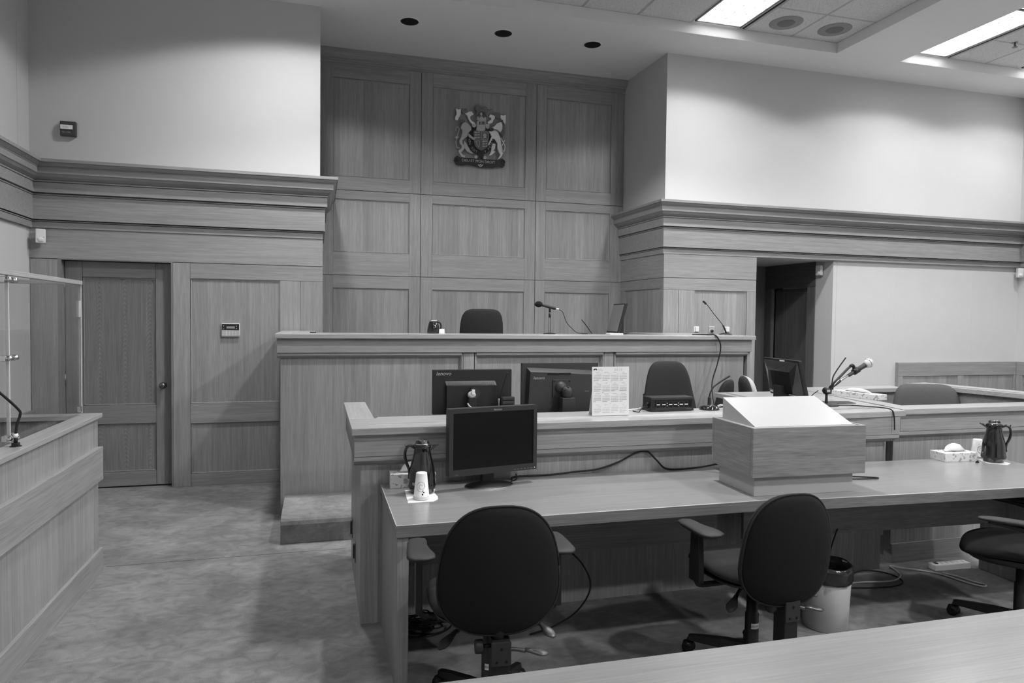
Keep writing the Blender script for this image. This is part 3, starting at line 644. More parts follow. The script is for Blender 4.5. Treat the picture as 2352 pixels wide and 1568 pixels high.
# ------------------------------------------------ counsel tables
def counsel_table(name, label, loc, rz, L, ends):
    t = thing(name, label, 'table', loc, rz, 'counsel tables')
    B('table_top', 0, L, 0, .75, .703, .74, M_table, t, bev=.002); B('top_edge', .001, L - .001, .001, .03, .688, .7035, M_edge, t)
    B('edge_lipping', 0, L, -.004, 0, .688, .739, M_edge, t)
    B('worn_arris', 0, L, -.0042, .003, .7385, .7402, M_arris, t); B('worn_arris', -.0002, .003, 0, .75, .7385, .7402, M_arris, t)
    B('underframe', .05, L - .03, .03, .72, .690, .703, M_edge, t)
    for x in ends: B('end_panel', x, x + .05, .008, .74, 0, .688, M_wz, t, bev=.002)
    B('modesty_panel', .06, L - .06, .56, .585, .36, .69, M_edge, t)
    return t
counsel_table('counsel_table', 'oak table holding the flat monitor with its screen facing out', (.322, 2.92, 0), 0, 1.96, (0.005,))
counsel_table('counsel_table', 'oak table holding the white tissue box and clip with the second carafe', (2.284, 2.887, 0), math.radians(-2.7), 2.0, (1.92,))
ft = thing('front_table', 'pale oak table edge cutting across the nearest corner', 'table', (1.3, 1.2, 0))
MB().prism([(.10, .72), (3.4, .72), (3.4, 1.590), (.10, 1.630)], .70, .74).build('table_top', M_table, ft, True, bev=.003)
W('end_panel', .14, .19, .80, 1.55, 0, .70, M_wz, ft); W('end_panel', 3.3, 3.35, .80, 1.55, 0, .70, M_wz, ft); W('modesty_panel', .19, 3.3, 1.40, 1.425, .25, .70, M_wpan, ft)

# ------------------------------------------------ table lectern
pd = thing('table_lectern', 'oak box lectern with white sloping top standing on the table', 'lectern', (2.085, 2.965, .74), math.radians(-2.5))
w, d = .655, .40
B('plinth', .03, .605, .03, .37, 0, .1, M_lam, pd, bev=.002)
B('front_board', 0, w, 0, .02, .10, .35, M_pod, pd, bev=.003); B('back_board', 0, w, d - .02, d, .10, .35, M_pod, pd, bev=.003)
B('side_board', 0, .02, .0205, d - .0205, .10, .35, M_pody, pd, bev=.003); B('side_board', w - .02, w, .0205, d - .0205, .10, .35, M_pody, pd, bev=.003)
B('deck', .02, w - .02, .02, d - .02, .325, .345, M_lam, pd)
MB().hexa([(.045, .055, .345), (w - .035, .055, .345), (w - .035, d - .03, .345), (.045, d - .03, .345), (.045, .056, .348), (w - .035, .056, .348), (w - .035, d - .03, .462), (.045, d - .03, .462)]).build('sloping_top', M_lam, pd, bev=.001)
# ================================================================== CHAIRS
def star_base(t, mat, R=.30, n=5, rot=.3, zhub=.085):
    for k in range(n):
        a = rot + 2 * PI * k / n; c, s = math.cos(a), math.sin(a)
        leg = MB(); rs = []
        for r, w, z0, z1 in ((.02, .030, .075, .125), (.12, .026, .075, .118), (R * .8, .020, .066, .100), (R, .017, .062, .088)):
            rs.append([(c * r - s * q_, s * r + c * q_, z) for q_, z in ((-w, z0), (w, z0), (w * .7, z1), (-w * .7, z1))])
        lg = leg.rings(rs, smooth=False).build('base_arm', mat, t, bev=.004)
        cx, cy = c * R, s * R
        MB().lathe([(.008, .045), (.008, .07)], (cx, cy, 0), n=8).build('caster_stem', M_blk, lg)
        for sd in (-1, 1):
            wv = MB().lathe([(.012, -.011), (.024, -.011), (.028, -.006), (.028, .006), (.024, .011), (.012, .011)], n=20)
            wv.xf(lambda p: (cx + c * (p.x) - s * (sd * .014 + p.z), cy + s * p.x + c * (sd * .014 + p.z), .028 + p.y)).build('caster_wheel', M_blk, lg)
        MB().lathe([(.026, .0), (.030, .010), (.026, .022), (.012, .028)], (cx, cy, .030), n=16).build('caster_hood', M_blk, lg)
def paddle(t, pts, tip, mat, r=.008):
    """lever rod with a flat spoon shaped grip"""
    h = MB().tube(pts, r, 8).build('lever', mat, t)
    a = Vector(pts[-1]); b = Vector(tip); d = (b - a); L = d.length; d.normalize(); sd = d.cross(Vector((0, 0, 1))); sd.normalize(); up = sd.cross(d)
    o = [(x * L, w) for x, w in ((-.05, .009), (.15, .011), (.4, .020), (.65, .026), (.85, .020), (1.0, .006))]
    out = [(x, w) for x, w in o] + [(x, -w) for x, w in reversed(o)]
    MB().pad(out, .009, .006, lambda x, w, z: tuple(a + d * x + sd * w + up * (z + .004)), lv=(1, .97, .85, .6)).build('lever_grip', mat, h)
def task_chair(label, loc, rz, lift=0.0, arms=True, drop=0.0):
    """operator chair, front towards +y"""
    t = thing('office_chair', label, 'office chair', loc, rz, 'black office chairs at the counsel tables')
    star_base(t, M_blk, rot=.95)
    MB().lathe([(.040, .085), (.040, .10), (.031, .115), (.031, .27), (.026, .275), (.026, .36), (.020, .36), (.020, .44)], n=20).build('gas_column', M_blk, t)
    n = 14; st = MB(); rs = []
    for z in (.205, .230): rs.append([(.0315 * math.cos(-2.3 + 1.5 * i / n), .0315 * math.sin(-2.3 + 1.5 * i / n), z) for i in range(n + 1)])
    st.rings(rs, False, False, False).build('column_label', M_paper, t)
    text_mesh('REMOVE FROM', .012, lambda a, b: (.0318 * math.cos(-2.25 + a / .0318 * .42), .0318 * math.sin(-2.25 + a / .0318 * .42), .213 + b)).build('label_print', M_inkd, t)
    # mechanism
    B('mechanism', -.075, .075, -.12, .13, .405, .445, M_blk2, t, bev=.006)
    # seat
    so = sell(.50, .47, 40, 3.2)
    MB().pad(so, .045, .02, lambda a, b, d: (a, b + .03, .485 + d + (-.012 * max(0, (b - .12) / .12) ** 2) + .012 * (abs(a) / .25) ** 3), p=6).build('seat', M_dark2, t)
    MB().pad(sell(.47, .44, 32, 3.0), .004, .028, lambda a, b, d: (a, b + .03, .468 + d)).build('seat_shell', M_blk, t)
    # back carrier
    J = MB().tube([(0, -.06, .415), (0, -.17, .415), (0, -.225, .43), (0, -.247, .50), (0, -.250, .60)], .02, 8, radii=[.022, .022, .022, .020, .016]).build('back_bar', M_blk, t)
    B('bracket_plate', -.033, .042, -.262, -.252, .335, .425, M_blk2, t, bev=.003)
    B('bracket_body', -.030, .039, -.252, -.18, .215, .43, M_blk, t, bev=.004)
    for x, z in ((.006, .40), (-.012, .352), (.024, .352)): MB().lathe([(.005, 0), (.005, .003)], n=10).xf(lambda p: (x + p.x, -.2645 + p.z, z + p.y)).build('bolt', M_slot, t)
    kb = MB().lathe([(.0, 0), (.024, .0), (.026, .004), (.026, .026), (.022, .03), (.0, .03)], n=12, cap0=False, cap1=False).xf(lambda p: (-.088 + p.z, -.215 + p.x, .395 + p.y)).build('tension_knob', M_blk2, t)
    MB().lathe([(.008, 0), (.008, .05)], n=8).xf(lambda p: (-.06 + p.z * .7, -.215 + p.x, .395 + p.y)).build('knob_shaft', M_blk, kb)
    paddle(t, [(.04, -.21, .375), (.075, -.215, .372), (.105, -.22, .366)], (.19, -.235, .352), M_lever)
    paddle(t, [(-.05, -.02, .42), (-.11, -.05, .405), (-.14, -.07, .39)], (-.215, -.12, .345), M_blk2)
    paddle(t, [(.06, .02, .42), (.15, -.03, .41), (.19, -.08, .40)], (.235, -.15, .372), M_lever)
    # backrest: egg shaped pad, slightly hollow towards the sitter
    H, zc = .49, .690 - drop
    def sq(b): return .97 - .11 * b
    bo = sell(.475, H, 48, 2.6, sq)
    lean = .10
    def bf(a, b, d): return (a, -.235 - lean * (b + H / 2) * .45 + .10 * (a / .235) ** 2 * .55 + d - .02 * math.sin(PI * (b + H / 2) / H) , zc + b)
    MB().pad(bo, .055, .004, bf, p=5).build('back_cushion', M_dark2, t)
    bo2 = [(a * .985, b * .985) for a, b in bo]
    MB().pad(bo2, .006, .028, lambda a, b, d: bf(a, b, d - .006), p=6).build('back_cover', M_dark, t)
    pip = [bf(a * .992, b * .992, -.010) for a, b in bo]; MB().tube(pip + [pip[0]], .0045, 6, smooth_path=False).build('piping', M_dark2, t)
    if arms:
        for s in (-1, 1):
            ar = [(-.035, -.16), (-.02, -.175), (.02, -.175), (.045, -.155), (.048, -.12), (.035, -.06), (.028, 0), (.030, .05), (.026, .085), (.0, .10), (-.026, .085), (-.035, .04), (-.04, -.06), (-.042, -.13)]
            pa = MB().pad([(s * -a * 1.25, b) for a, b in ar], .014, .018, lambda a, b, d: (s * .285 + a, b + .06, .665 + lift + d), lv=(1, .97, .9, .7, .4), p=4).build('armrest', M_arm, t)
            MB().rings([[(s * .285 + dx, .03 + dy * w, z) for dx, dy in ((-.014, -.04), (.014, -.04), (.014, .04), (-.014, .04))] for z, w in ((.44, 1.0), (.52, 1.0), (.64 + lift, .75))], smooth=False).build('arm_post', M_blk, t, bev=.004)
            MB().tube([(s * .285, .03, .46), (s * .27, .03, .425), (s * .20, .03, .418), (s * .07, .03, .42)], .014, 8).build('arm_bracket', M_blk, t)
    return t
task_chair('black rounded back office chair in front of the screen table', (.675, 2.69, 0), math.radians(-5), lift=.03, drop=.0)
task_chair('black rounded back office chair in front of the lectern', (1.945, 2.745, 0), math.radians(3), lift=.02, drop=.045)
# slim chair at the edge of the picture
t = thing('office_chair', 'slim black chair with long pale topped armrest by the power strip', 'office chair', (3.52, 2.70, 0), math.radians(38), 'black office chairs at the counsel tables')
star_base(t, M_blk, R=.31, rot=1.25)
MB().lathe([(.035, .085), (.028, .11), (.028, .28), (.022, .285), (.022, .40)], n=20).build('gas_column', M_blk, t)
B('mechanism', -.09, .09, -.12, .12, .39, .43, M_blk, t, bev=.01)
MB().pad(sell(.50, .50, 40, 3.4), .04, .03, lambda a, b, d: (a, b + .02, .470 + d - .03 * max(0, b / .25) ** 2), p=6).build('seat', M_dark, t)
MB().pad(sell(.44, .46, 32, 3.0), .004, .05, lambda a, b, d: (a, b + .02, .440 + d)).build('seat_shell', M_blk, t)
MB().pad(sell(.46, .56, 44, 3.0), .03, .02, lambda a, b, d: (a, -.26 - .18 * (b + .28) + .10 * (a / .23) ** 2 + d, .80 + b), p=5).build('backrest', M_dark, t)
MB().rings([[(dx * w, -.235 + dy, z) for dx, dy in ((-.05, -.035), (.05, -.035), (.05, .0), (-.05, .0))] for z, w in ((.36, 1.3), (.50, 1.2), (.70, 1.0), (.82, .7))], smooth=False).build('back_spine', M_blk, t, bev=.008)
for s in (-1, 1):
    MB().pad(sell(.075, .27, 28, 3.0), .012, .012, lambda a, b, d: (s * .285 + a, b + .05, .655 + d), p=4).build('armrest', M_arm, t)
    MB().tube([(s * .285, .14, .642), (s * .285, .02, .63), (s * .287, -.08, .60), (s * .285, -.115, .54), (s * .275, -.11, .47), (s * .22, -.08, .42), (s * .10, -.04, .41)], .016, 8, radii=[.010, .014, .018, .020, .018, .016, .014]).build('arm_loop', M_blk, t)

# ------------------------------------------------ chairs seen as backs
def back_chair(name, label, loc, rz, w, h, ztop, mat, e=3.0, taper=0.0, thick=.06, front=None, group=None, lean=.12, zs=.48):
    t = thing(name, label, 'chair', loc, rz, group)
    def sq(b): return 1.0 - taper * (b + 1) / 2
    zc = ztop - h / 2
    bf = lambda a, b, d: (a, -.22 - lean * (b + h / 2) + .05 * (a / (w / 2)) ** 2 + d, zc + b)
    MB().pad(sell(w, h, 44, e, sq), thick * .6, .005, bf, p=5).build('back_cushion', front or mat, t)
    MB().pad([(a * .99, b * .99) for a, b in sell(w, h, 44, e, sq)], .005, thick * .45, lambda a, b, d: bf(a, b, d - .004), p=6).build('back_cover', mat, t)
    MB().tube([(0, -.02, zs - .04), (0, -.18, zs - .03), (0, -.225, zs + .04), (0, -.235, ztop - h + .12)], .018, 8).build('back_bar', M_blk, t)
    MB().pad(sell(w * 1.05, .46, 36, 3.0), .04, .03, lambda a, b, d: (a, b + .02, zs + d), p=6).build('seat', mat, t)
    MB().lathe([(.03, .08), (.027, .10), (.027, zs - .1), (.02, zs - .1), (.02, zs - .02)], n=16).build('gas_column', M_blk, t)
    star_base(t, M_blk, rot=.2)
    return t
jf = B('platform', -.19, 3.92, 6.12, 8.19, 0, .30, M_carpet); tag(jf, 'raised carpeted floor behind the judge bench', kind='structure'); jf.name = 'floor_platform'
# the judge chair stands on the raised floor
t = back_chair('judge_chair', 'charcoal high back chair showing over the judge bench', (1.553, 6.83, .30), -.03, .465, .66, 1.412, M_dark2, 5.0, .10)
t = back_chair('clerk_chair', 'charcoal tapered chair standing behind the timer clock', (2.665, 4.67, 0), PI + .03, .56, .58, 1.300, M_dark2, 5.0, .42, .08, lean=.06)
for k, pts in enumerate((((-.16, 1.02), (-.12, .985), (-.02, .975), (.07, .98), (.13, 1.02)), ((.13, 1.04), (.16, 1.045), (.185, 1.03)))):
    MB().tube([(a, -.262 - .02, z) for a, z in pts], .008, 6).build('crease', M_dark2, t)
t2 = back_chair('side_chair', 'narrow dark chair turned away beside the gooseneck microphone', (3.25, 5.42, 0), .62, .36, .46, 1.120, M_dark2, 3.6, .30, .06, group='pair of small chairs behind the lectern')
t3 = back_chair('side_chair', 'narrow chair with pale padded front next to the dark one', (4.03, 5.42, 0), -2.0, .44, .46, 1.120, M_dark2, 3.4, .25, .12, front=M_pale, group='pair of small chairs behind the lectern')
t4 = back_chair('witness_chair', 'grey tweed chair inside the witness box', (4.70, 4.30, 0), PI - .42, .60, .54, 1.125, M_grey, 5.5, .22, .12, lean=.1)
# ================================================================== WALL FITTINGS
def wy(px, cx, cz): # helper: lathe axis along -y
    return lambda p: (cx + p.x, px - p.z, cz + p.y)
t = thing('coat_of_arms', 'carved coat of arms with lion and unicorn on the judge wall', 'crest', (1.89, YB, 3.80))
KX = lambda a, b: 1.43492681 + 6.162e-4 * a + 5.99e-6 * b - 1.89
KZ = lambda a, b: 4.25229 + 5.047e-5 * a - 5.952e-4 * b - 3.80
def cr(name, pts, mat, d0, d1, par=None, bev=.003):
    m = MB(); m.extr(pts, lambda a, b, d: (KX(a, b), -d, KZ(a, b)), d0, d1); return m.build(name, mat, par or t, bev=bev)
def ct(name, pts, mat, d, r=.006, par=None, radii=None): return MB().tube([(KX(a, b), -d, KZ(a, b)) for a, b in pts], r, 6, radii=radii).build(name, mat, par or t)
cr('motto_scroll', [(190, 1290), (215, 1215), (260, 1195), (320, 1232), (700, 1262), (1060, 1290), (1150, 1262), (1195, 1290), (1210, 1400), (1170, 1445), (1100, 1420), (960, 1440), (720, 1432), (600, 1400), (470, 1372), (340, 1385), (230, 1365)], M_cr3, .002, .022)
for a in (235, 1175): ct('scroll_curl', [(a - 35, 1260 + (a > 700) * 70), (a, 1225 + (a > 700) * 70), (a + 30, 1270 + (a > 700) * 70), (a, 1310 + (a > 700) * 70), (a - 25, 1280 + (a > 700) * 70)], M_cr3, .026, .007)
text_mesh('DIEU ET MON DROIT', .046, lambda a, b: (KX(345, 1310) + a * .93, -.0228, KZ(345, 1310) + b - a * .0), spacing=1.0).build('motto_letters', M_cr2, t)
n = 40
ring = [(725 + 262 * math.cos(2 * PI * i / n), 875 + 300 * math.sin(2 * PI * i / n)) for i in range(n)]
cr('garter', ring, M_cr3, .001, .014)
cr('garter_strap', [(640, 1080), (700, 1060), (790, 1190), (760, 1255), (700, 1240)], M_cr3, .004, .017)
def arc_text(name, s, c0, c1, cx=725, cy=875, rx=225, ry=262):
    for i, ch in enumerate(s):
        if ch == ' ': continue
        th = c0 + (c1 - c0) * (i + .5) / len(s); a, b = cx + rx * math.cos(th), cy + ry * math.sin(th)
        rot = math.atan2(-math.sin(th) * ry, math.cos(th) * rx) + PI / 2
        ca, sa = math.cos(rot), math.sin(rot)
        text_mesh(ch, .040, lambda u, v: (KX(a, b) + (u - .012) * ca - (v - .014) * sa, -.0148, KZ(a, b) + (u - .012) * sa + (v - .014) * ca)).build(name, M_cr2, t)
arc_text('garter_letter', 'HONI SOIT', PI * 1.05, PI * .60); arc_text('garter_letter', 'Y PENSE', PI * .40, PI * -.02)
sh = cr('shield', [(575, 705), (650, 690), (720, 702), (800, 692), (870, 720), (870, 960), (845, 1030), (790, 1080), (725, 1100), (660, 1070), (600, 1010), (575, 900)], M_cr4, .012, .032)
for (a, b) in ((590, 735), (590, 785), (590, 838), (742, 915), (742, 965), (742, 1012)):
    cr('shield_lion', [(a, b), (a + 25, b - 12), (a + 60, b), (a + 100, b - 12), (a + 110, b + 8), (a + 85, b + 16), (a + 60, b + 12), (a + 30, b + 22), (a + 8, b + 18)], M_cr2, .032, .037, sh, 0)
ct('shield_tressure', [(735, 735), (860, 745), (858, 880), (735, 870), (735, 735)], M_cr2, .034, .003, sh)
cr('shield_lion', [(770, 770), (800, 760), (830, 790), (815, 830), (840, 860), (800, 850), (765, 865), (775, 820), (755, 800)], M_cr2, .032, .037, sh, 0)
ct('shield_harp', [(620, 920), (690, 915), (680, 1030), (650, 1000), (620, 920), (610, 910)], M_cr2, .034, .004, sh)
hl = cr('helmet', [(615, 700), (640, 620), (632, 560), (640, 520), (690, 500), (780, 502), (825, 525), (825, 565), (800, 620), (810, 690), (760, 718), (680, 716)], M_cr2, .012, .045, bev=.008)
for k in range(5): cr('visor_bar', [(682 + k * 26, 530), (694 + k * 26, 530), (696 + k * 26, 590), (684 + k * 26, 590)], M_cr3, .045, .048, hl, 0)
cw = cr('crown', [(640, 500), (648, 430), (665, 420), (690, 455), (728, 415), (775, 455), (805, 425), (822, 435), (828, 505)], M_cr2, .014, .034)
cr('crown_orb', [(728 + 24 * math.cos(x * PI / 6), 372 + 30 * math.sin(x * PI / 6)) for x in range(12)], M_cr2, .014, .030, cw)
cl = cr('crest_lion', [(600, 245), (625, 195), (665, 185), (700, 215), (720, 265), (800, 305), (850, 360), (848, 430), (815, 405), (790, 350), (740, 318), (695, 340), (655, 395), (605, 425), (640, 350), (645, 310), (608, 290)], M_cr4, .010, .034)
ct('tail', [(740, 262), (770, 225), (830, 240), (862, 300), (840, 330), (800, 300), (860, 275), (900, 290), (940, 272)], M_cr4, .02, .005, cl)
for nm, mt, pts in (('mantling_leaf', M_cr1, [(230, 258), (275, 285), (330, 268), (325, 380), (290, 440), (262, 500), (215, 490), (212, 440), (245, 370)]),
    ('mantling_leaf', M_cr4, [(330, 270), (380, 282), (430, 255), (455, 300), (425, 350), (390, 372), (340, 330)]),
    ('mantling_leaf', M_cr1, [(400, 355), (450, 350), (480, 325), (540, 315), (585, 378), (540, 400), (512, 430), (520, 480), (560, 520), (610, 545), (600, 580), (540, 562), (500, 520), (470, 460), (450, 400)]),
    ('mantling_leaf', M_cr2, [(540, 570), (630, 560), (640, 612), (592, 642), (552, 622)]),
    ('mantling_leaf', M_cr1, [(1120, 380), (1170, 395), (1228, 380), (1225, 470), (1218, 588), (1190, 540), (1150, 490), (1115, 440)]),
    ('mantling_leaf', M_cr4, [(990, 380), (1040, 335), (1115, 355), (1110, 420), (1060, 465), (1010, 430)]),
    ('mantling_leaf', M_cr1, [(880, 425), (915, 370), (960, 390), (1000, 400), (1010, 440), (975, 490), (960, 540), (900, 570), (850, 555), (862, 520), (930, 480), (922, 440)]),
    ('mantling_leaf', M_cr2, [(810, 572), (900, 560), (895, 630), (868, 670), (812, 640)])):
    cr(nm, pts, mt, .006, .026, bev=.006)
li = cr('lion_supporter', [(330, 600), (365, 545), (430, 540), (520, 620), (535, 690), (480, 740), (450, 820), (390, 860), (350, 900), (360, 960), (390, 1000), (400, 1060), (360, 1110), (325, 1130), (355, 1180), (410, 1195), (400, 1245), (330, 1222), (290, 1150), (275, 1090), (330, 1060), (338, 1010), (300, 960), (288, 900), (318, 840), (345, 760), (350, 700), (315, 650)], M_cr2, .010, .040, bev=.009)
cr('hind_leg', [(380, 900), (440, 955), (472, 1030), (502, 1050), (500, 1090), (552, 1130), (560, 1162), (510, 1152), (440, 1112), (400, 1050), (378, 980)], M_cr2, .010, .030, li, .006)
cr('foreleg', [(460, 750), (555, 838), (605, 858), (592, 896), (540, 882), (462, 822)], M_cr2, .030, .050, li, .006)
ct('tail', [(300, 1045), (250, 1030), (230, 940), (240, 860), (266, 760), (292, 680), (270, 630), (230, 650), (225, 705)], M_cr2, .02, .006, li)
cr('lion_crown', [(318, 545), (322, 480), (345, 510), (365, 475), (385, 510), (405, 482), (408, 540)], M_cr4, .012, .034, li)
cr('paw', [(205, 830), (250, 800), (300, 830), (260, 850), (270, 870), (225, 860)], M_cr2, .012, .026, li)
un = cr('unicorn_supporter', [(870, 715), (930, 722), (985, 700), (1060, 735), (1110, 860), (1122, 950), (1132, 1050), (1140, 1130), (1168, 1150), (1130, 1232), (1060, 1282), (1075, 1250), (1110, 1190), (1075, 1130), (1050, 1060), (1050, 960), (1000, 880), (950, 860), (920, 930), (880, 1002), (860, 990), (900, 890), (930, 820), (908, 770)], M_cr1, .010, .042, bev=.009)
cr('head', [(935, 630), (990, 620), (1040, 560), (1125, 530), (1152, 600), (1142, 690), (1100, 752), (1050, 722), (980, 702), (965, 660)], M_cr1, .012, .046, un, .008)
cr('hind_leg', [(960, 955), (1022, 970), (1005, 1060), (965, 1108), (1020, 1120), (950, 1182), (880, 1206), (900, 1170), (930, 1110), (935, 1030)], M_cr1, .008, .030, un, .006)
cr('mane', [(1122, 520), (1180, 560), (1215, 650), (1210, 760), (1162, 832), (1110, 762), (1150, 690)], M_cr4, .008, .032, un, .006)
ct('horn', [(1120, 535), (1140, 515), (1165, 492)], M_slot, .03, .004, un)
ct('tail', [(1122, 850), (1170, 930), (1210, 1010), (1192, 1110), (1152, 1090), (1145, 1010), (1182, 935), (1205, 895)], M_cr1, .02, .006, un)
ct('collar', [(960, 690), (1030, 700), (1090, 745), (1110, 775)], M_cr4, .048, .006, un)
for a, b in ((625, 1225), (805, 1242)):
    cr('rose', [(a + (40 if k % 2 == 0 else 24) * math.cos(k * PI / 5), b + (42 if k % 2 == 0 else 25) * math.sin(k * PI / 5)) for k in range(10)], M_cr2, .017, .028)
ct('scroll_ornament', [(665, 1375), (690, 1400), (715, 1375), (740, 1400), (765, 1380)], M_cr2, .024, .005); ct('scroll_ornament', [(680, 1395), (715, 1420), (750, 1395)], M_cr2, .024, .005)

# fire alarm pull station
t = thing('fire_alarm_station', 'dark fire alarm pull station on the white wall', 'fire alarm', (-2.145, YF, 3.205))
B('housing', -.063, .063, -.045, 0, 0, .130, M_red, t, bev=.008); B('pull_bar', -.056, .040, -.056, -.045, .056, .094, M_paper, t, bev=.003)
text_mesh('PULL', .020, lambda a, b: (-.036 + a, -.0562, .067 + b)).build('bar_print', M_ink, t); text_mesh('FEU / FIRE', .017, lambda a, b: (-.046 + a * .95, -.0456, .026 + b)).build('housing_print', M_pale, t)
# motion sensors
def sensor(label, loc, rz):
    t = thing('motion_sensor', label, 'sensor', loc, rz, 'white motion sensors')
    B('casing', -.038, .038, -.048, 0, 0, .125, M_white, t, bev=.010)
    MB().pad(sell(.055, .045, 20, 2.4), .012, .002, lambda a, b, d: (a, -.046 - d, .030 + b), lv=(1, .9, .7, .4), p=2).build('lens', M_white, t)
    B('window_slit', .018, .024, -.049, -.047, .048, .054, M_ink, t)
sensor('white motion sensor high in the corner beside the door', (-2.36, 7.045, 2.24), math.radians(22))
sensor('white motion sensor on the jamb of the dark recess', (6.075, 7.335, 2.205), math.radians(-75))
sensor('white motion sensor in the corner over the witness wall', (9.03, 7.10, 2.245), math.radians(-20))
# keypad
t = thing('alarm_keypad', 'white alarm keypad with dark display on the oak panel', 'keypad', (-.796, F + .016, 1.42))
B('casing', -.081, .081, -.028, 0, 0, .128, M_white, t, bev=.008); B('display_band', -.076, .076, -.031, -.028, .062, .120, M_gloss, t, bev=.001)
B('display', -.036, .038, -.032, -.031, .078, .098, M_ink, t)
for i, xx in enumerate((-.058, -.020, .006, .032, .062)):
    for j in range(4): B('key', xx - (.016 if i in (0, 4) else .010), xx + (.016 if i in (0, 4) else .010), -.031, -.028, .010 + j * .0125, .0185 + j * .0125, M_inkl, t, bev=.001)
for x, z in ((-.062, .102), (-.062, .074), (.052, .100), (.052, .078)): B('indicator', x - .003, x + .003, -.032, -.031, z - .003, z + .003, M_paper, t)
text_mesh('ALARM', .009, lambda a, b: (-.018 + a, -.0313, .104 + b)).build('band_print', M_ink, t) if False else None
# outlets behind the bench
for lab, x, z, m in (('white outlet plate on the pier nearest the alcove', 4.222, 1.49, M_white), ('metal socket plate with a black plug on the pier', 4.424, 1.482, M_pale), ('white outlet plate behind the gooseneck base', 4.625, 1.49, M_white)):
    t = thing('wall_outlet', lab, 'outlet', (x, G + .018, z), 0, 'outlets over the bench')
    B('plate', -.036, .036, -.006, 0, 0, .066 if m is M_white else .072, m, t, bev=.002)
    if m is M_white: B('insert', -.016, .026, -.022, -.006, .006, .060, M_white, t, bev=.003)
    else:
        MB().lathe([(.0, .03), (.012, .028), (.017, .016), (.017, 0)], n=16, cap0=False, cap1=False).xf(lambda p: (p.x, -.006 - p.z, .022 + p.y)).build('plug', M_gloss, t); B('top_edge', -.036, .036, -.010, 0, .066, .074, M_white, t)
for lab, y, z in (('small outlet plate low on the clerk desk side near the step', 4.55, .20), ('small outlet plate low on the clerk desk side nearer the table', 4.20, .16)):
    t = thing('desk_outlet', lab, 'outlet', (.222, y, z), 0, 'outlets on the desk side')
    B('plate', -.006, 0, -.04, .04, 0, .12, M_steel, t, bev=.002); B('socket', -.014, -.006, -.02, .02, .02, .10, M_blk, t, bev=.003)

# ================================================================== THINGS ON THE JUDGE BENCH (top z 1.482 / inlay 1.485)
ZB = 1.485
t = thing('water_pitcher', 'small dark glass water pitcher on the judge bench', 'pitcher', (.975, 6.0, ZB))
MB().lathe([(.0, 0), (.052, 0), (.056, .01), (.050, .05), (.040, .09), (.034, .105), (.036, .11), (.036, .116), (.0, .116)], n=28, cap0=False, cap1=False).build('body', M_gloss, t)
MB().lathe([(.037, .106), (.039, .108), (.039, .113), (.037, .115)], n=24, cap0=False, cap1=False).build('rim', M_chrome, t)
MB().tube([(.034, 0, .098), (.058, 0, .092), (.068, 0, .065), (.062, 0, .035), (.052, 0, .022)], .007, 8).build('handle', M_blk, t)
tag(MB().lathe([(.0, 0), (.026, 0), (.026, .002), (.022, .040), (.0, .040)], (1.04, 5.95, ZB), n=20, cap0=False, cap1=False).build('paper_cup', M_paper), 'white paper cup upside down beside the bench pitcher', 'cup')
# desk microphone
t = thing('stand_microphone', 'black foam headed microphone on a thin stand over the judge bench', 'microphone', (2.045, 6.0, ZB))
MB().lathe([(.0, .012), (.02, .012), (.055, .006), (.060, 0), (.0, 0)], n=28, cap0=False, cap1=False).build('base', M_blk, t)
for s in (-.007, .007): MB().lathe([(.0025, .01), (.0025, .155)], (s, 0, 0), n=8).build('stem_rod', M_blk2, t)
MB().lathe([(.011, .150), (.011, .190)], n=12).build('sleeve', M_blk, t); MB().lathe([(.010, .196), (.010, .232), (.014, .24)], n=12).build('clip_post', M_blk, t)
MB().tube([(-.075, 0, .262), (-.02, 0, .25), (.04, 0, .236), (.055, 0, .233)], .012, 12, radii=[.011, .013, .014, .011]).build('body', M_blk, t)
MB().tube([(.058, 0, .232), (.075, 0, .228), (.085, 0, .226)], .009, 10).build('connector', M_chrome, t)
MB().pad(sell(.075, .056, 28, 2.0), .028, .028, lambda a, b, d: (-.108 + a, d, .270 + b), lv=(1, .95, .85, .65, .35), p=2).build('foam_windscreen', M_dark, t)
tag(MB().tube([(2.13, 6.0, ZB + .224), (2.17, 6.0, ZB + .20), (2.215, 6.02, ZB + .11), (2.27, 6.03, ZB + .055), (2.33, 6.04, ZB + .012), (2.40, 6.05, ZB + .005)], .003, 6).build('microphone_cable', M_rub), 'thin black cable drooping from the bench microphone', 'cable')
t = thing('gooseneck_stub', 'short slanting black gooseneck stub on the judge bench', 'microphone', (2.47, 6.02, ZB))
MB().tube([(0, 0, .004), (-.05, 0, .07), (-.105, 0, .135)], .004, 6, smooth_path=False).build('neck', M_rub, t); MB().lathe([(.03, 0), (.026, .006), (.0, .008)], (-.07, 0, 0), n=18, cap1=False).build('foot', M_blk, t)
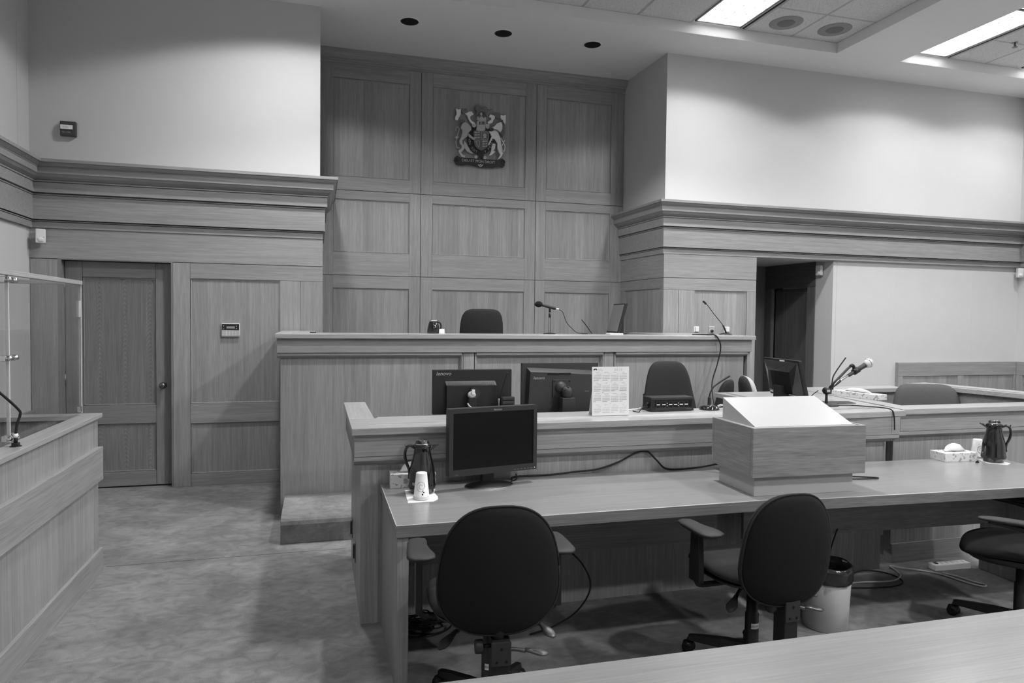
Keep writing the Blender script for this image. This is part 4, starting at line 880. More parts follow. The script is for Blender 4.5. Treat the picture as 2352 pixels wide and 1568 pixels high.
# tilted bench monitor, seen from its edge
t = thing('bench_monitor', 'flat monitor seen edge on at the end of the judge bench', 'monitor', (2.70, 6.06, ZB), math.radians(-92))
tilt = .26
def mf(a, b, d): return (a, d + b * tilt, .015 + b)
MB().extr([(-.14, .0), (.14, .0), (.14, .275), (-.14, .275)], lambda a, b, d: mf(a, b, d), -.012, .018).build('casing', M_blk, t, bev=.004)
MB().extr([(-.13, .012), (.13, .012), (.13, .264), (-.13, .264)], lambda a, b, d: mf(a, b, d), -.0145, -.012).build('screen', M_spk2, t)  # grey colour stands in for the reflection on the screen
MB().box(-.05, .05, .03, .12, 0, .012).build('stand_foot', M_blk, t, bev=.004); MB().box(-.03, .03, .07, .095, .012, .16).build('stand_neck', M_blk, t)
tag(B('paper_pad', 2.585, 2.715, 5.86, 5.965, ZB, ZB + .012, M_paper, bev=.002), 'white paper pad in front of the edge on monitor', 'paper pad')
# right side gooseneck on the side desk
t = thing('gooseneck_microphone', 'tall thin gooseneck microphone at the right end of the judge bench', 'microphone', (3.94, 6.10, 1.482))
MB().pad(sell(.15, .10, 28, 2.4), .020, .0, lambda a, b, d: (a * (1 - d * 12), b * (1 - d * 12), d), lv=(1, .96, .85, .6, .3), p=3).build('base', M_blk, t)
MB().tube([(.012, 0, .012), (-.005, 0, .05), (-.028, 0, .095)], .009, 8).build('sleeve', M_blk, t)
MB().tube([(-.026, 0, .090), (-.06, 0, .13), (-.14, 0, .215), (-.20, 0, .285), (-.232, 0, .312)], .0035, 6).build('neck', M_rub, t)
MB().tube([(-.226, 0, .306), (-.243, 0, .322), (-.258, 0, .332)], .010, 10).build('capsule', M_blk, t)
tag(MB().tube([(3.48, 5.95, 1.488), (3.56, 5.80, 1.491), (3.605, 5.742, 1.485), (3.645, 5.73, 1.42), (3.655, 5.735, 1.34), (3.62, 5.735, 1.20), (3.55, 5.70, 1.02), (3.44, 5.45, .80), (3.30, 5.10, .62)], .006, 8).build('hanging_cable', M_rub), 'black cable hanging over the front of the judge bench', 'cable')
tag(B('bench_clip', -.06, -.01, 5.98, 6.01, ZB, ZB + .008, M_blk, bev=.002), 'small dark clip lying at the left end of the bench cap', 'clip')

# ================================================================== THINGS ON THE CLERK DESK
ZK = 1.058
def lenovo(parent, size, x, y, z, mat=M_pale, flip=1): return text_mesh('lenovo', size, lambda a, b: (x + a * 1.05, y, z + b), shear=.22).build('logo', mat, parent)
t = thing('monitor', 'black monitor seen from behind with a light swivel knob on its back', 'monitor', (.91, 4.10, .74), 0, 'monitors on the clerk desk')
B('casing', -.245, .245, 0, .035, .30, .569, M_blk, t, bev=.003)
MB().hexa([(-.165, -.024, .30), (.15, -.024, .30), (.15, 0, .30), (-.165, 0, .30), (-.165, -.024, .475), (.145, -.024, .475), (.15, 0, .475), (-.17, 0, .475)]).build('rear_housing', M_blk, t, bev=.003)
vent = MB().hexa([(-.165, -.024, .475), (.145, -.024, .475), (.15, 0, .475), (-.165, 0, .475), (-.165, -.020, .478), (.14, -.020, .478), (.137, 0, .500), (-.170, 0, .500)]).build('vent', M_blk2, t)
for k in range(40): MB().hexa([(-.160 + k * .0074, -.0235, .478), (-.1565 + k * .0074, -.0235, .478), (-.1565 + k * .0074, -.004, .4975), (-.160 + k * .0074, -.004, .4975), (-.160 + k * .0074, -.025, .479), (-.1565 + k * .0074, -.025, .479), (-.1565 + k * .0074, -.006, .4985), (-.160 + k * .0074, -.006, .4985)]).build('vent_rib', M_blk2, vent)
lenovo(t, .032, -.226, -.0006, .536)
B('stand_column', -.042, .008, -.075, -.030, 0, .415, M_blk, t, bev=.01); B('stand_base', -.13, .10, -.11, .08, 0, .012, M_blk, t, bev=.003)
MB().lathe([(.0, .012), (.022, .010), (.026, 0), (.0, 0)], n=24, cap0=False, cap1=False).xf(lambda p: (-.020 + p.x, -.062 + p.y * .55 - p.z * .6, .420 + p.y * .6 + p.z)).build('swivel_disc', M_pale, t)
B('swivel_lever', -.022, -.004, -.080, -.066, .425, .455, M_white, t, bev=.002); MB().lathe([(.032, 0), (.032, .02)], n=24).xf(lambda p: (.003 + p.x, -.028 - p.z, .43 + p.y)).build('pivot', M_blk2, t)
MB().tube([(-.05, -.085, .375), (-.035, -.09, .355), (.0, -.09, .335), (.035, -.08, .325)], .005, 6).build('tail_cable', M_pale, t)
t = thing('antenna_unit', 'black antenna unit with three ribs in front of the first monitor', 'radio unit', (1.07, 3.99, .74))
B('body', -.01, .075, 0, .04, .0, .41, M_blk, t, bev=.004)
for k in range(3): B('rib', -.004, .070, -.010, 0, .345 + k * .025, .362 + k * .025, M_blk2, t, bev=.003)
MB().tube([(-.018, .02, .30), (-.016, .02, .38), (.005, .02, .47), (.035, .02, .56)], .004, 6).build('antenna', M_rub, t); MB().lathe([(.007, .33), (.007, .40)], (-.018, .02, 0), n=10).build('antenna_base', M_steel, t)
t = thing('monitor', 'larger dark monitor seen from behind beside the calendar', 'monitor', (1.475, 4.10, .74), 0, 'monitors on the clerk desk')
B('casing', -.255, .255, 0, .03, .25, .607, M_blk2, t, bev=.003)
MB().hexa([(-.225, -.035, .28), (.23, -.035, .28), (.245, 0, .27), (-.235, 0, .27), (-.21, -.035, .555), (.215, -.035, .535), (.20, 0, .56), (-.225, 0, .58)]).build('rear_housing', M_blk2, t, bev=.003)
B('handle_recess', -.10, .055, -.037, -.034, .534, .546, M_slot, t)
lenovo(t, .026, -.192, -.0362, .508)
pl = B('mount_plate', -.065, .055, -.042, -.035, .392, .505, M_blk2, t, bev=.002)
for x in (-.055, .045):
    for z in (.402, .495): MB().lathe([(.004, 0), (.004, .003)], n=8).xf(lambda p: (x + p.x, -.042 - p.z, z + p.y)).build('screw', M_slot, pl)
MB().lathe([(.0, .03), (.022, .026), (.036, .014), (.040, 0)], n=24, cap0=False, cap1=False).xf(lambda p: (-.012 + p.x, -.040 - p.z, .455 + p.y)).build('ball_joint', M_blk2, t)
MB().lathe([(.032, .398), (.032, .435), (.028, .452), (.016, .464), (.0, .468)], (.012, -.085, 0), n=24, cap1=False).build('swivel_head', M_blk2, t)
B('swivel_catch', .006, .020, -.108, -.090, .440, .468, M_blk, t, bev=.002)
MB().hexa([(-.040, -.125, 0), (.065, -.125, 0), (.065, -.05, 0), (-.040, -.05, 0), (-.027, -.118, .398), (.055, -.118, .398), (.055, -.055, .398), (-.027, -.055, .398)]).build('stand_column', M_steel if False else M_blk2, t, bev=.004)
B('stand_base', -.12, .14, -.13, .10, 0, .012, M_blk, t, bev=.003)
text_mesh('think', .014, lambda a, b: (.15 + a, -.0362, .425 + b)).build('model_print', M_steel, t)
# calendar
t = thing('desk_calendar', 'white year calendar sheet standing on the clerk desk', 'calendar', (1.66, 3.74, ZK))
lean = .03
sheet = MB().extr([(-.117, .002), (.117, .002), (.117, .287), (-.117, .287)], lambda a, b, d: (a, d + b * lean, b), 0, .003).build('sheet', M_paper, t)
MB().extr([(-.1, 0), (.1, 0), (.1, .25), (-.1, .25)], lambda a, b, d: (a, .004 + .09 * (1 - b / .25) + .25 * lean * (b / .25) + d, b), 0, .002).build('stand_leg', M_white, t)
cf = lambda ox, oz: (lambda a, b: (ox + a, -.0006 + (oz + b) * lean, oz + b))
text_mesh('2019', .021, cf(.022, .262), spacing=1.25).build('year_print', M_inkl, sheet)
MB().extr([(-.098 + .012 * math.cos(k * PI / 8), .270 + .007 * math.sin(k * PI / 8)) for k in range(9)] + [(-.105, .2665), (-.098, .272), (-.091, .2665)], lambda a, b, d: (a, -.0008 + b * lean + d, b), 0, .0004).build('emblem_print', M_inkd, sheet)
text_mesh('BRITISH\nCOLUMBIA', .0065, cf(-.080, .270)).build('heading_print', M_inkl, sheet)
MON = ['JANUARY', 'FEBRUARY', 'MARCH', 'APRIL', 'MAY', 'JUNE', 'JULY', 'AUGUST', 'SEPTEMBER', 'OCTOBER', 'NOVEMBER', 'DECEMBER']
DAYS = [31, 28, 31, 30, 31, 30, 31, 31, 30, 31, 30, 31]; FIRST = [2, 5, 5, 1, 3, 6, 1, 4, 0, 2, 5, 0]
def month(c, r, name, first, days, z0, mat):
    x0 = -.107 + c * .0545
    text_mesh(name, .0058, cf(x0 + .0245, z0), 'CENTER').build('month_name', M_ink if mat is M_ink else M_inkl, sheet)
    m = MB()
    for dd in range(1, days + 1):
        k = first + dd - 1; row, cl_ = divmod(k, 7)
        gx, gz = x0 + cl_ * .0068, z0 - .0085 - row * .0092
        s_ = str(dd)
        for q_, ch in enumerate(s_):
            w_ = .0020; xx = gx + q_ * .0026 + (.0013 if len(s_) == 1 else 0); y_ = -.0007
            hgt = .0040
            m.add([(xx, y_ + gz * lean, gz), (xx + (w_ if ch != '1' else .0008), y_ + gz * lean, gz), (xx + (w_ if ch != '1' else .0008), y_ + (gz + hgt) * lean, gz + hgt), (xx, y_ + (gz + hgt) * lean, gz + hgt)], [(0, 1, 2, 3)])
    o = m.build('day_numbers', mat, sheet); o['kind'] = 'stuff'
for k in range(12): month(k % 4, k // 4, MON[k], FIRST[k], DAYS[k], .252 - (k // 4) * .0625, M_ink)
for k in range(4): month(k, 3, MON[k], (3, 6, 0, 3)[k], (31, 29, 31, 30)[k], .0625, M_inkl)
text_mesh('2020', .0065, cf(-.008, .070)).build('next_year_print', M_inkl, sheet)
# timer
t = thing('timer_clock', 'black timer box with six red dashes on the clerk desk', 'timer', (2.118, 3.84, ZK))
tag(t, 'black timer box showing six glowing dashes on the clerk desk', 'timer')
B('casing', -.148, .148, 0, .11, .004, .088, M_blk, t, bev=.004); B('bezel', -.118, .132, -.002, 0, .012, .068, M_gloss, t)
B('top_trim', -.146, .146, -.003, 0, .074, .086, M_blk2, t); B('bottom_trim', -.146, .146, -.003, 0, .004, .010, M_blk2, t)
for k, x in enumerate((-.098, -.060, -.014, .020, .060, .094)):
    B('digit_dash', x - .011, x + .011, -.0035, -.002, .041, .0455, M_led, t)
    o_ = MB()
    for bx in ((x - .014, x - .011, .022, .064), (x + .011, x + .014, .022, .064), (x - .011, x + .011, .061, .064), (x - .011, x + .011, .022, .025)): o_.box(bx[0], bx[1], -.003, -.002, bx[2], bx[3])
    o_.build('digit_frame', M_blk2, t)['kind'] = 'stuff'
for x in (-.038, .041):
    for z in (.036, .051): MB().lathe([(.0, .001), (.0025, .001), (.0025, 0)], n=8, cap0=False, cap1=False).xf(lambda p: (x + p.x, -.0025 - p.z, z + p.y)).build('colon_dot', M_led, t)
for z in (.030, .048): MB().lathe([(.008, 0), (.008, .014)], n=12).xf(lambda p: (-.148 - p.z, .03 + p.x, z + p.y)).build('side_knob', M_blk2, t)
B('brand_strip', .095, .132, -.0035, -.002, .0135, .0165, M_steel, t)
tag(MB().tube([(1.955, 3.86, 1.08), (1.93, 3.85, 1.09), (1.90, 3.84, 1.07), (1.885, 3.83, 1.061), (1.87, 3.88, 1.061)], .003, 6).build('timer_cable', M_rub), 'thin black cable at the side of the timer clock', 'cable')
tag(MB().tube([(1.80, 3.90, 1.063), (1.86, 3.92, 1.064), (1.93, 3.935, 1.066), (1.96, 3.96, 1.068)], .004, 6).build('pale_cable', M_white), 'short pale cable between the calendar and the timer', 'cable')
# clerk gooseneck
t = thing('gooseneck_microphone', 'black gooseneck microphone bent to the right beside the timer', 'microphone', (2.395, 3.87, ZK))
MB().pad(sell(.125, .12, 28, 2.3), .030, .0, lambda a, b, d: (a, b, d), lv=(1, .95, .82, .6, .3), p=3).build('base', M_gloss, t)
MB().lathe([(.014, .022), (.012, .028), (.011, .075), (.009, .082)], n=14).build('sleeve', M_blk, t); MB().lathe([(.017, .024), (.017, .031)], n=16).build('collar', M_chrome, t)
MB().tube([(0, 0, .08), (.006, 0, .11), (.03, 0, .145), (.08, 0, .178), (.142, 0, .212)], .005, 8, radii=[.005, .0045, .0045, .006, .0065]).build('neck', M_rub, t)
B('xlr_tail', -.09, -.055, -.008, .008, .012, .026, M_chrome, t, bev=.002) if False else MB().tube([(.05, -.01, .022), (.072, -.02, .03), (.09, -.02, .03)], .007, 8).build('plug', M_chrome, t)
# right wing monitor
t = thing('monitor', 'black monitor turned sideways with a white sticker behind the lectern', 'monitor', (3.13, 4.12, 1.056), math.radians(84), 'monitors on the clerk desk')
mf2 = lambda a, b, d: (a, d + b * .24 - .06, .02 + b)
MB().extr([(-.20, .02), (.25, .02), (.25, .285), (-.20, .285)], mf2, -.02, .008).build('casing', M_blk, t, bev=.008)
hs = MB(); hs.add([mf2(a, b, d) for a, b, d in ((-.19, .03, .008), (.24, .03, .008), (.24, .275, .008), (-.19, .275, .008), (-.12, .05, .05), (.17, .05, .05), (.16, .20, .040), (-.11, .20, .040))], [(3, 2, 1, 0), (4, 5, 6, 7), (0, 1, 5, 4), (1, 2, 6, 5), (2, 3, 7, 6), (3, 0, 4, 7)]).build('rear_housing', M_gloss, t, bev=.012)
MB().extr([(-.03, .262), (.03, .262), (.03, .278), (-.03, .278)], mf2, .0085, .010).build('sticker', M_paper, t)
MB().box(-.02, .08, -.03, .03, .008, .12).build('stand_column', M_blk, t, bev=.006); MB().lathe([(.0, .014), (.09, .010), (.10, 0), (.0, 0)], n=28, cap0=False, cap1=False).build('stand_base', M_blk, t)
# boom microphone
t = thing('boom_microphone', 'silver ball headed microphone on a short boom stand', 'microphone', (3.33, 3.93, 1.056))
MB().lathe([(.0, .016), (.070, .014), (.078, .009), (.078, 0), (.0, 0)], n=36, cap0=False, cap1=False).build('base', M_blk2, t)
MB().lathe([(.011, .014), (.010, .02), (.0085, .055), (.0085, .085)], n=14).build('post', M_blk, t)
MB().lathe([(.0, -.018), (.022, -.018), (.024, -.012), (.024, .012), (.022, .018), (.0, .018)], n=20, cap0=False, cap1=False).xf(lambda p: (p.x, p.z, .100 + p.y)).build('joint', M_blk, t)
B('joint_badge', -.013, .013, -.0195, -.018, .092, .108, M_pale, t)
MB().tube([(.015, 0, .112), (.09, 0, .180), (.165, 0, .246), (.19, 0, .266)], .0085, 10, smooth_path=False).build('boom_arm', M_blk, t)
MB().tube([(.19, 0, .266), (.205, 0, .272), (.215, 0, .262), (.220, 0, .245)], .011, 8).build('elbow', M_blk, t)
MB().tube([(.052, -.009, .138), (.09, -.009, .172)], .004, 6, smooth_path=False).build('arm_label', M_white, t)
MB().tube([(.205, -.012, .224), (.225, -.012, .234), (.245, -.012, .245)], .021, 12, smooth_path=False).build('clip', M_blk, t)
MB().tube([(.16, -.012, .200), (.21, -.012, .226), (.262, -.012, .254), (.298, -.012, .272)], .014, 12, radii=[.011, .013, .016, .018]).build('body', M_blk2, t)
MB().tube([(.098, -.012, .168), (.13, -.012, .184), (.162, -.012, .201)], .009, 10).build('connector', M_chrome, t)
MB().tube([(.02, .0, .105), (.05, -.006, .128), (.075, -.012, .150), (.10, -.012, .169)], .006, 8, radii=[.004, .006, .009, .009]).build('plug', M_blk, t)
MB().pad(sell(.072, .064, 24, 2.0), .032, .032, lambda a, b, d: (.325 + a * .87 - b * .48, -.012 + d, .286 + a * .48 + b * .87), lv=(1, .95, .85, .65, .35), p=2).build('grille_ball', M_ball, t)
MB().lathe([(.0328, -.003), (.0342, 0), (.0328, .003)], n=24, cap0=False, cap1=False).xf(lambda p: (.325 + p.z * .87 - p.x * .48, -.012 + p.y, .286 + p.z * .48 + p.x * .87)).build('grille_band', M_chrome, t)
tag(MB().tube([(3.40, 3.90, 1.06), (3.47, 3.86, 1.062), (3.53, 3.80, 1.062), (3.575, 3.70, 1.064), (3.585, 3.635, 1.058), (3.590, 3.618, 1.02), (3.592, 3.612, .93)], .004, 6).build('boom_cable', M_rub), 'black cable running from the boom stand over the desk edge', 'cable')
tag(MB().tube([(3.32, 4.0, 1.15), (3.28, 4.0, 1.125), (3.22, 3.98, 1.095), (3.16, 3.96, 1.085)], .003, 6).build('boom_lead', M_rub), 'thin black lead hanging from the boom joint', 'cable')
tag(MB().prism([(3.22, 3.99), (3.62, 3.98), (3.66, 4.10), (3.26, 4.16)], 1.0562, 1.059).build('desk_mat', M_blk2), 'flat dark mat under the boom microphone stand', 'mat')
t = thing('gooseneck_microphone', 'small upright gooseneck microphone behind the boom stand', 'microphone', (3.965, 4.62, 1.05))
MB().pad(sell(.09, .08, 24, 2.2), .014, 0, lambda a, b, d: (a, b, d), lv=(1, .9, .7, .4), p=3).build('base', M_blk, t); MB().lathe([(.012, .01), (.011, .07), (.006, .09)], n=12).build('sleeve', M_blk, t)
MB().tube([(0, 0, .09), (.01, 0, .14), (.06, 0, .21), (.125, 0, .288)], .005, 6).build('neck', M_rub, t)

# ------------------------------------------------ tissue boxes, cups, carafes
def tissue_box(label, loc, rz, L, D, H, up=.04, flat=False):
    t = thing('tissue_box', label, 'tissue box', loc, rz, 'printed tissue boxes')
    B('carton', -L / 2, L / 2, -D / 2, D / 2, 0, H, M_floral, t, bev=.002)
    B('slot', -L * .28, L * .28, -D * .12, D * .12, H, H + .0006, M_inkl, t)
    ti = MB(); n_ = 9; rs = []
    rnd = random.Random(label)
    for i in range(n_):
        u = i / (n_ - 1); x = -L * .27 + u * L * .54; pk = up * (math.sin(PI * min(1, u * 1.05)) ** .6) * (1 - .35 * u if not flat else .7) + .004
        ring = []
        for j in range(10):
            a = 2 * PI * j / 10; ring.append((x + rnd.uniform(-.006, .006) + (.02 * u if math.sin(a) > .5 else 0), D * .22 * math.cos(a) * (.35 + .65 * math.sin(PI * u)) + rnd.uniform(-.004, .004), H + max(0, pk * (.45 + .55 * math.sin(a))) + rnd.uniform(0, .003)))
        rs.append(ring)
    ti.rings(rs).build('tissue', M_paper, t)
    return t
tissue_box('floral tissue box behind the near carafe', (.482, 3.615, .74), math.radians(-3), .235, .115, .072, .06)
tissue_box('floral tissue box lying open on the far end of the right table', (3.972, 3.515, .74), math.radians(-4), .245, .125, .055, .055)
tissue_box('small floral tissue box on the desk wing below the witness wall', (3.985, 4.36, 1.05), math.radians(98), .40, .11, .040, .035, True)
def carafe(label, loc, rz):
    t = thing('carafe', label, 'carafe', loc, rz, 'black carafes')
    MB().lathe([(.0, 0), (.056, 0), (.058, .006), (.060, .018), (.068, .026), (.070, .036), (.068, .044), (.066, .06), (.064, .10), (.061, .125), (.054, .155), (.047, .185), (.043, .205), (.042, .225), (.044, .236), (.0, .236)], n=40, cap0=False, cap1=False).build('body', M_gloss, t)
    MB().lathe([(.0, .268), (.020, .267), (.030, .262), (.034, .254), (.036, .244), (.046, .240), (.046, .234), (.0, .234)], n=36, cap0=False, cap1=False).build('lid', M_gloss, t)
    MB().lathe([(.036, .243), (.0375, .246), (.036, .249)], n=30, cap0=False, cap1=False).build('lid_ring', M_chrome, t)
    sp = MB(); sp.rings([[(x, w * math.cos(a), z + h * math.sin(a)) for a in [2 * PI * k / 10 for k in range(10)]] for x, w, z, h in ((.030, .022, .222, .016), (.050, .016, .228, .012), (.068, .010, .236, .006), (.080, .004, .240, .003))]); sp.build('spout', M_gloss, t)
    MB().tube([(-.040, 0, .226), (-.062, 0, .236), (-.080, 0, .222), (-.086, 0, .19), (-.080, 0, .155), (-.068, 0, .125), (-.064, 0, .095), (-.066, 0, .07)], .007, 10, radii=[.008, .007, .007, .008, .008, .007, .006, .006]).build('handle', M_gloss, t)
    MB().tube([(-.078, 0, .228), (-.085, 0, .243)], .004, 6, smooth_path=False).build('thumb_rest', M_gloss, t)
    return t
c1 = carafe('black carafe standing next to the flat monitor', (.508, 3.445, .743), math.radians(-8))
st1 = MB(); rs = []
for z in (.048, .062): rs.append([(.0685 * math.cos(-2.35 + .06 * i), .0685 * math.sin(-2.35 + .06 * i), z) for i in range(6)])
st1.rings(rs, False, False, False).build('sticker', M_ink, c1)
carafe('black carafe on the far end of the right table', (4.16, 3.395, .743), math.radians(131))
def cups(label, loc, n_):
    t = thing('paper_cup_stack', label, 'paper cups', loc, 0, 'upturned paper cups')
    for k in range(n_):
        z = k * .0035
        MB().lathe([(.0385, z), (.040, z + .0015), (.0385, z + .003), (.037, z + .004), (.0265, z + .108), (.0255, z + .112), (.0, z + .112)], n=28, cap1=False).build('cup', M_paper, t)
    m = MB()
    for c0, r0, tn in ((0, .02, 1.6), ):
        pts = []
        for i in range(40):
            a = i / 39 * 3.6 * PI; r = .004 + .0065 * a / PI; px, pz = r * math.cos(a), r * math.sin(a) * 1.0
            zz = .052 + pz + (n_ - 1) * .0035; R = .0372 - .101 * (zz - (n_ - 1) * .0035 - .004) + .0006
            th = -PI / 2 - .15 + px / .033
            pts.append((R * math.cos(th), R * math.sin(th), zz))
        MB().tube(pts, .0007, 4, smooth_path=False).build('swirl_print', M_ink, t)
    for dx, dz, rr in ((.006, .030, .0025), (.010, .022, .0032), (.004, .013, .0040)):
        zz = dz + (n_ - 1) * .0035; R = .0372 - .101 * (zz - (n_ - 1) * .0035 - .004) + .0008; th = -PI / 2 - .12 + dx / .034
        MB().lathe([(.0, .0006), (rr, .0004), (rr, -.001)], n=10, cap0=False, cap1=False).xf(lambda p: ((R + p.z) * math.cos(th + p.x / R), (R + p.z) * math.sin(th + p.x / R), zz + p.y)).build('bean_print', M_inkd, t)
    return t
cups('upturned paper cup stack with swirl print before the near carafe', (.488, 3.325, .7445), 5)
cups('upturned paper cups behind the right tissue box', (4.215, 3.555, .742), 2)
def napkin(label, pts, z):
    c = (sum(p[0] for p in pts) / len(pts), sum(p[1] for p in pts) / len(pts)); rnd = random.Random(len(label))
    m = MB(); m.prism(pts, z, z + .0022); o = m.build('paper_napkin', M_paper, None, bev=.0008)
    return tag(o, label, 'napkin', 'paper napkins')
napkin('white napkin under the near carafe and cups', [(.415, 3.262), (.50, 3.266), (.535, 3.262), (.565, 3.30), (.572, 3.345), (.568, 3.43), (.585, 3.50), (.43, 3.51), (.422, 3.40)], .7402)
napkin('white napkin beside the far carafe', [(4.085, 3.372), (4.16, 3.30), (4.225, 3.33), (4.232, 3.46), (4.12, 3.47)], .7402)
t = thing('binder_clip', 'tiny metal binder clip in front of the far tissue box', 'clip', (4.035, 3.40, .740), .4)
MB().hexa([(-.014, -.008, 0), (.014, -.008, 0), (.014, .008, 0), (-.014, .008, 0), (-.014, -.001, .014), (.014, -.001, .014), (.014, .001, .014), (-.014, .001, .014)]).build('jaw', M_blk, t)
MB().tube([(-.010, 0, .012), (-.018, -.004, .030), (-.006, -.006, .042), (.004, -.004, .028), (.010, 0, .012)], .0015, 6).build('wire_handle', M_chrome, t)
tag(MB().tube([(2.72, 3.26, .745), (2.90, 3.25, .745), (3.02, 3.20, .745), (3.05, 3.17, .746), (2.98, 3.16, .747), (2.80, 3.20, .746)], .004, 6).build('lectern_cord', M_rub), 'loop of black cord lying beside the lectern on the table', 'cable')

# ------------------------------------------------ flat monitor on the near table
t = thing('monitor', 'black widescreen monitor with dark screen facing the viewer', 'monitor', (.8915, 3.49, .74), math.radians(11.4))
B('casing', -.2535, .2535, 0, .045, .072, .419, M_blk2, t, bev=.004); B('screen', -.232, .232, -.0012, 0, .106, .395, M_screen, t)
fm = MB()
for bx in ((-.2535, .2535, .395, .419), (-.2535, .2535, .072, .106), (-.2535, -.232, .106, .395), (.232, .2535, .106, .395)): fm.box(bx[0], bx[1], -.005, 0, bx[2], bx[3])
fm.build('bezel', M_blk2, t)
text_mesh('lenovo', .017, lambda a, b: (-.006 + a, -.0055, .401 + b), shear=.22).build('logo', M_pale, t); text_mesh('L2250p', .008, lambda a, b: (-.225 + a, -.0055, .078 + b)).build('model_print', M_steel, t)
for k in range(6): B('button', .115 + k * .02, .127 + k * .02, -.0065, -.005, .080, .083, M_steel, t)
B('power_light', .238, .243, -.0065, -.005, .080, .085, M_paper, t)
B('stand_neck', -.045, .025, .046, .075, .0, .25, M_blk, t, bev=.006)
MB().lathe([(.0, .022), (.05, .020), (.095, .010), (.112, .004), (.114, 0), (.0, 0)], n=44, cap0=False, cap1=False).xf(lambda p: (p.x * 1.18 - .01, p.y * .82 + .035, p.z)).build('stand_base', M_blk, t)
MB().lathe([(.1085, .0045), (.1145, .004), (.115, .0)], n=44, cap0=False, cap1=False).xf(lambda p: (p.x * 1.18 - .01, p.y * .82 + .035, p.z)).build('base_rim', M_steel, t)
tag(MB().tube([(1.02, 3.60, .746), (1.06, 3.655, .747), (1.25, 3.655, .747), (1.42, 3.655, .757), (1.55, 3.657, .765), (1.68, 3.660, .80), (1.78, 3.660, .845), (1.86, 3.662, .852), (1.92, 3.655, .80), (1.97, 3.64, .752), (2.06, 3.62, .748), (2.18, 3.58, .765), (2.25, 3.50, .80)], .0055, 8).build('table_cable', M_rub), 'thick black cable looping along the back of the table', 'cable')
tag(MB().tube([(1.005, 3.56, .745), (1.03, 3.54, .76), (1.028, 3.545, .79)], .003, 6).build('monitor_lead', M_rub), 'short black lead dropping from the monitor casing', 'cable')
# dock gooseneck
t = thing('gooseneck_microphone', 'bent black gooseneck microphone on the dock cap', 'microphone', (-1.352, 3.71, 1.0))
B('mount', -.014, .014, -.014, .014, 0, .018, M_blk, t, bev=.003); MB().lathe([(.024, 0), (.024, .003)], n=20).build('flange', M_blk, t)
MB().lathe([(.0085, .018), (.0085, .05)], n=12).build('sleeve', M_blk, t); MB().lathe([(.0095, .042), (.0095, .060)], n=12).build('white_tag', M_paper, t)
MB().tube([(0, 0, .05), (.004, .004, .10), (.014, .014, .145), (.010, .010, .17), (-.03, -.03, .235), (-.075, -.075, .30)], .006, 8).build('neck', M_rub, t)
MB().tube([(-.072, -.072, .296), (-.088, -.088, .32)], .009, 8, smooth_path=False).build('capsule', M_blk, t)

# ================================================================== UNDER THE TABLES
t = thing('waste_bin', 'pale round waste bin with a black liner folded over its rim', 'bin', (2.62, 3.06, 0))
MB().lathe([(.0, .004), (.108, .004), (.110, .0), (.112, .004), (.126, .335), (.123, .335), (.109, .01)], n=40, cap0=False, cap1=False).build('shell', M_bin, t)
rs = []
for r, z in ((.100, .05), (.118, .30), (.1235, .342), (.1305, .340), (.1335, .31), (.1325, .275), (.1335, .262), (.1295, .256)):
    rs.append([((r + .0022 * math.sin(7 * a + z * 40)) * math.cos(a), (r + .0022 * math.sin(7 * a + z * 40)) * math.sin(a), z + .003 * math.sin(5 * a)) for a in [2 * PI * k / 44 for k in range(44)]])
MB().rings(rs, False, False).build('liner', M_bag, t)
MB().tube([(.13, .0, .24), (.15, .0, .23), (.155, 0, .21), (.145, 0, .19), (.125, 0, .185)], .004, 6).build('hook', M_bin, t)
t = thing('power_strip', 'pale power strip lying on the carpet under the right table', 'power strip', (4.03, 3.57, 0), math.radians(-3))
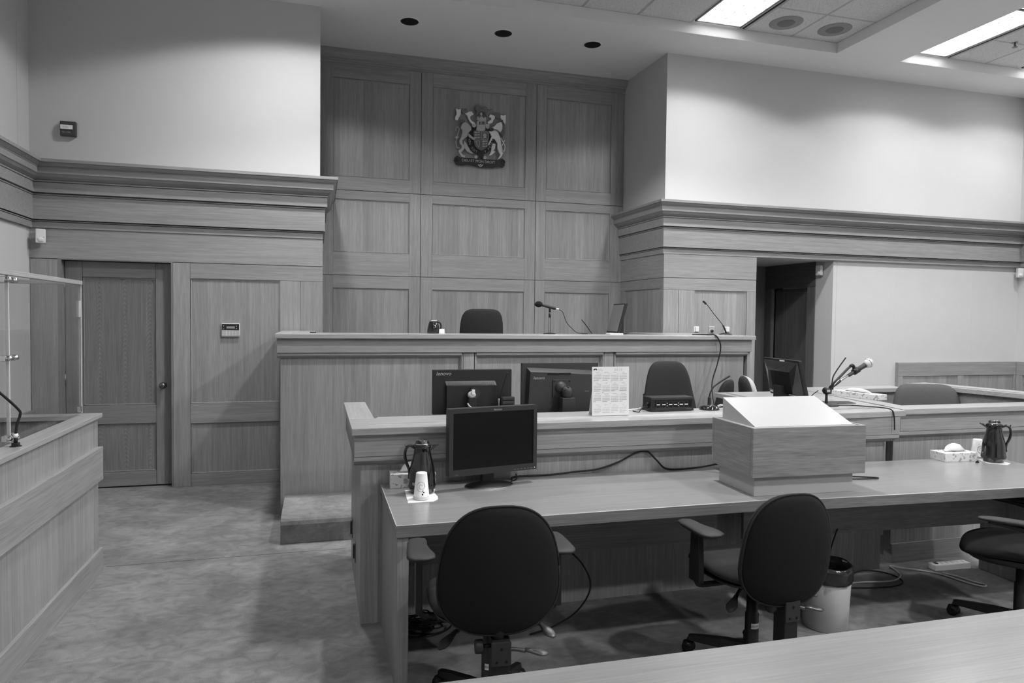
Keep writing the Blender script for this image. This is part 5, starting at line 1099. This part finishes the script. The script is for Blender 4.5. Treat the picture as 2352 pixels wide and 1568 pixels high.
B('casing', -.14, .14, -.032, .032, .002, .042, M_white, t, bev=.006); B('switch', -.118, -.098, -.012, .012, .042, .048, M_blk2, t, bev=.002)
for k in range(5): B('socket', -.075 + k * .042, -.055 + k * .042, -.012, .012, .042, .0428, M_inkl, t)
tag(MB().tube([(3.887, 3.50, .012), (3.93, 3.44, .010), (3.96, 3.34, .008), (3.985, 3.275, .008), (3.945, 3.26, .008), (3.90, 3.34, .008), (3.87, 3.48, .008), (3.80, 3.57, .008), (3.70, 3.64, .010), (3.655, 3.68, .011), (3.64, 3.62, .008), (3.58, 3.52, .008), (3.45, 3.47, .008), (3.25, 3.50, .008), (3.0, 3.50, .008)], .0055, 8).build('extension_flex', M_cord), 'pale flex looping across the carpet from the power strip', 'cord')
tag(MB().tube([(2.95, 3.56, .006), (3.2, 3.60, .007), (3.42, 3.66, .010), (3.55, 3.58, .006), (3.52, 3.44, .006), (3.35, 3.40, .006), (3.05, 3.46, .007)], .004, 6).build('floor_cable', M_rub), 'black cable curling on the carpet behind the bin', 'cable')
tag(MB().tube([(3.04, 3.44, .42), (2.97, 3.40, .36), (2.90, 3.36, .27), (2.86, 3.33, .15), (2.84, 3.35, .03), (2.9, 3.45, .006)], .004, 6).build('drop_cable', M_rub), 'black cable dropping from the apron behind the bin', 'cable')
tag(MB().tube([(1.18, 3.44, .52), (1.24, 3.43, .44), (1.36, 3.40, .32), (1.40, 3.38, .20), (1.32, 3.36, .09), (1.18, 3.34, .03), (1.05, 3.33, .008)], .0045, 8).build('drop_cable', M_rub), 'black cable sagging under the table beside the first chair', 'cable')
pile = [(.52, 3.50, .008)]
rnd = random.Random(3)
for k in range(9):
    cx, cy, rx, ry = .50 + rnd.uniform(-.05, .08), 3.50 + rnd.uniform(-.06, .06), rnd.uniform(.06, .13), rnd.uniform(.04, .09)
    for i in range(9):
        a = 2 * PI * i / 9 + k; pile.append((max(.40, cx + rx * math.cos(a)), cy + ry * math.sin(a), .008 + k * .009 + rnd.uniform(0, .006)))
tag(MB().tube(pile, .0045, 6, sub=3).build('coiled_cable', M_rub), 'heap of coiled black cable under the near end of the table', 'cable')
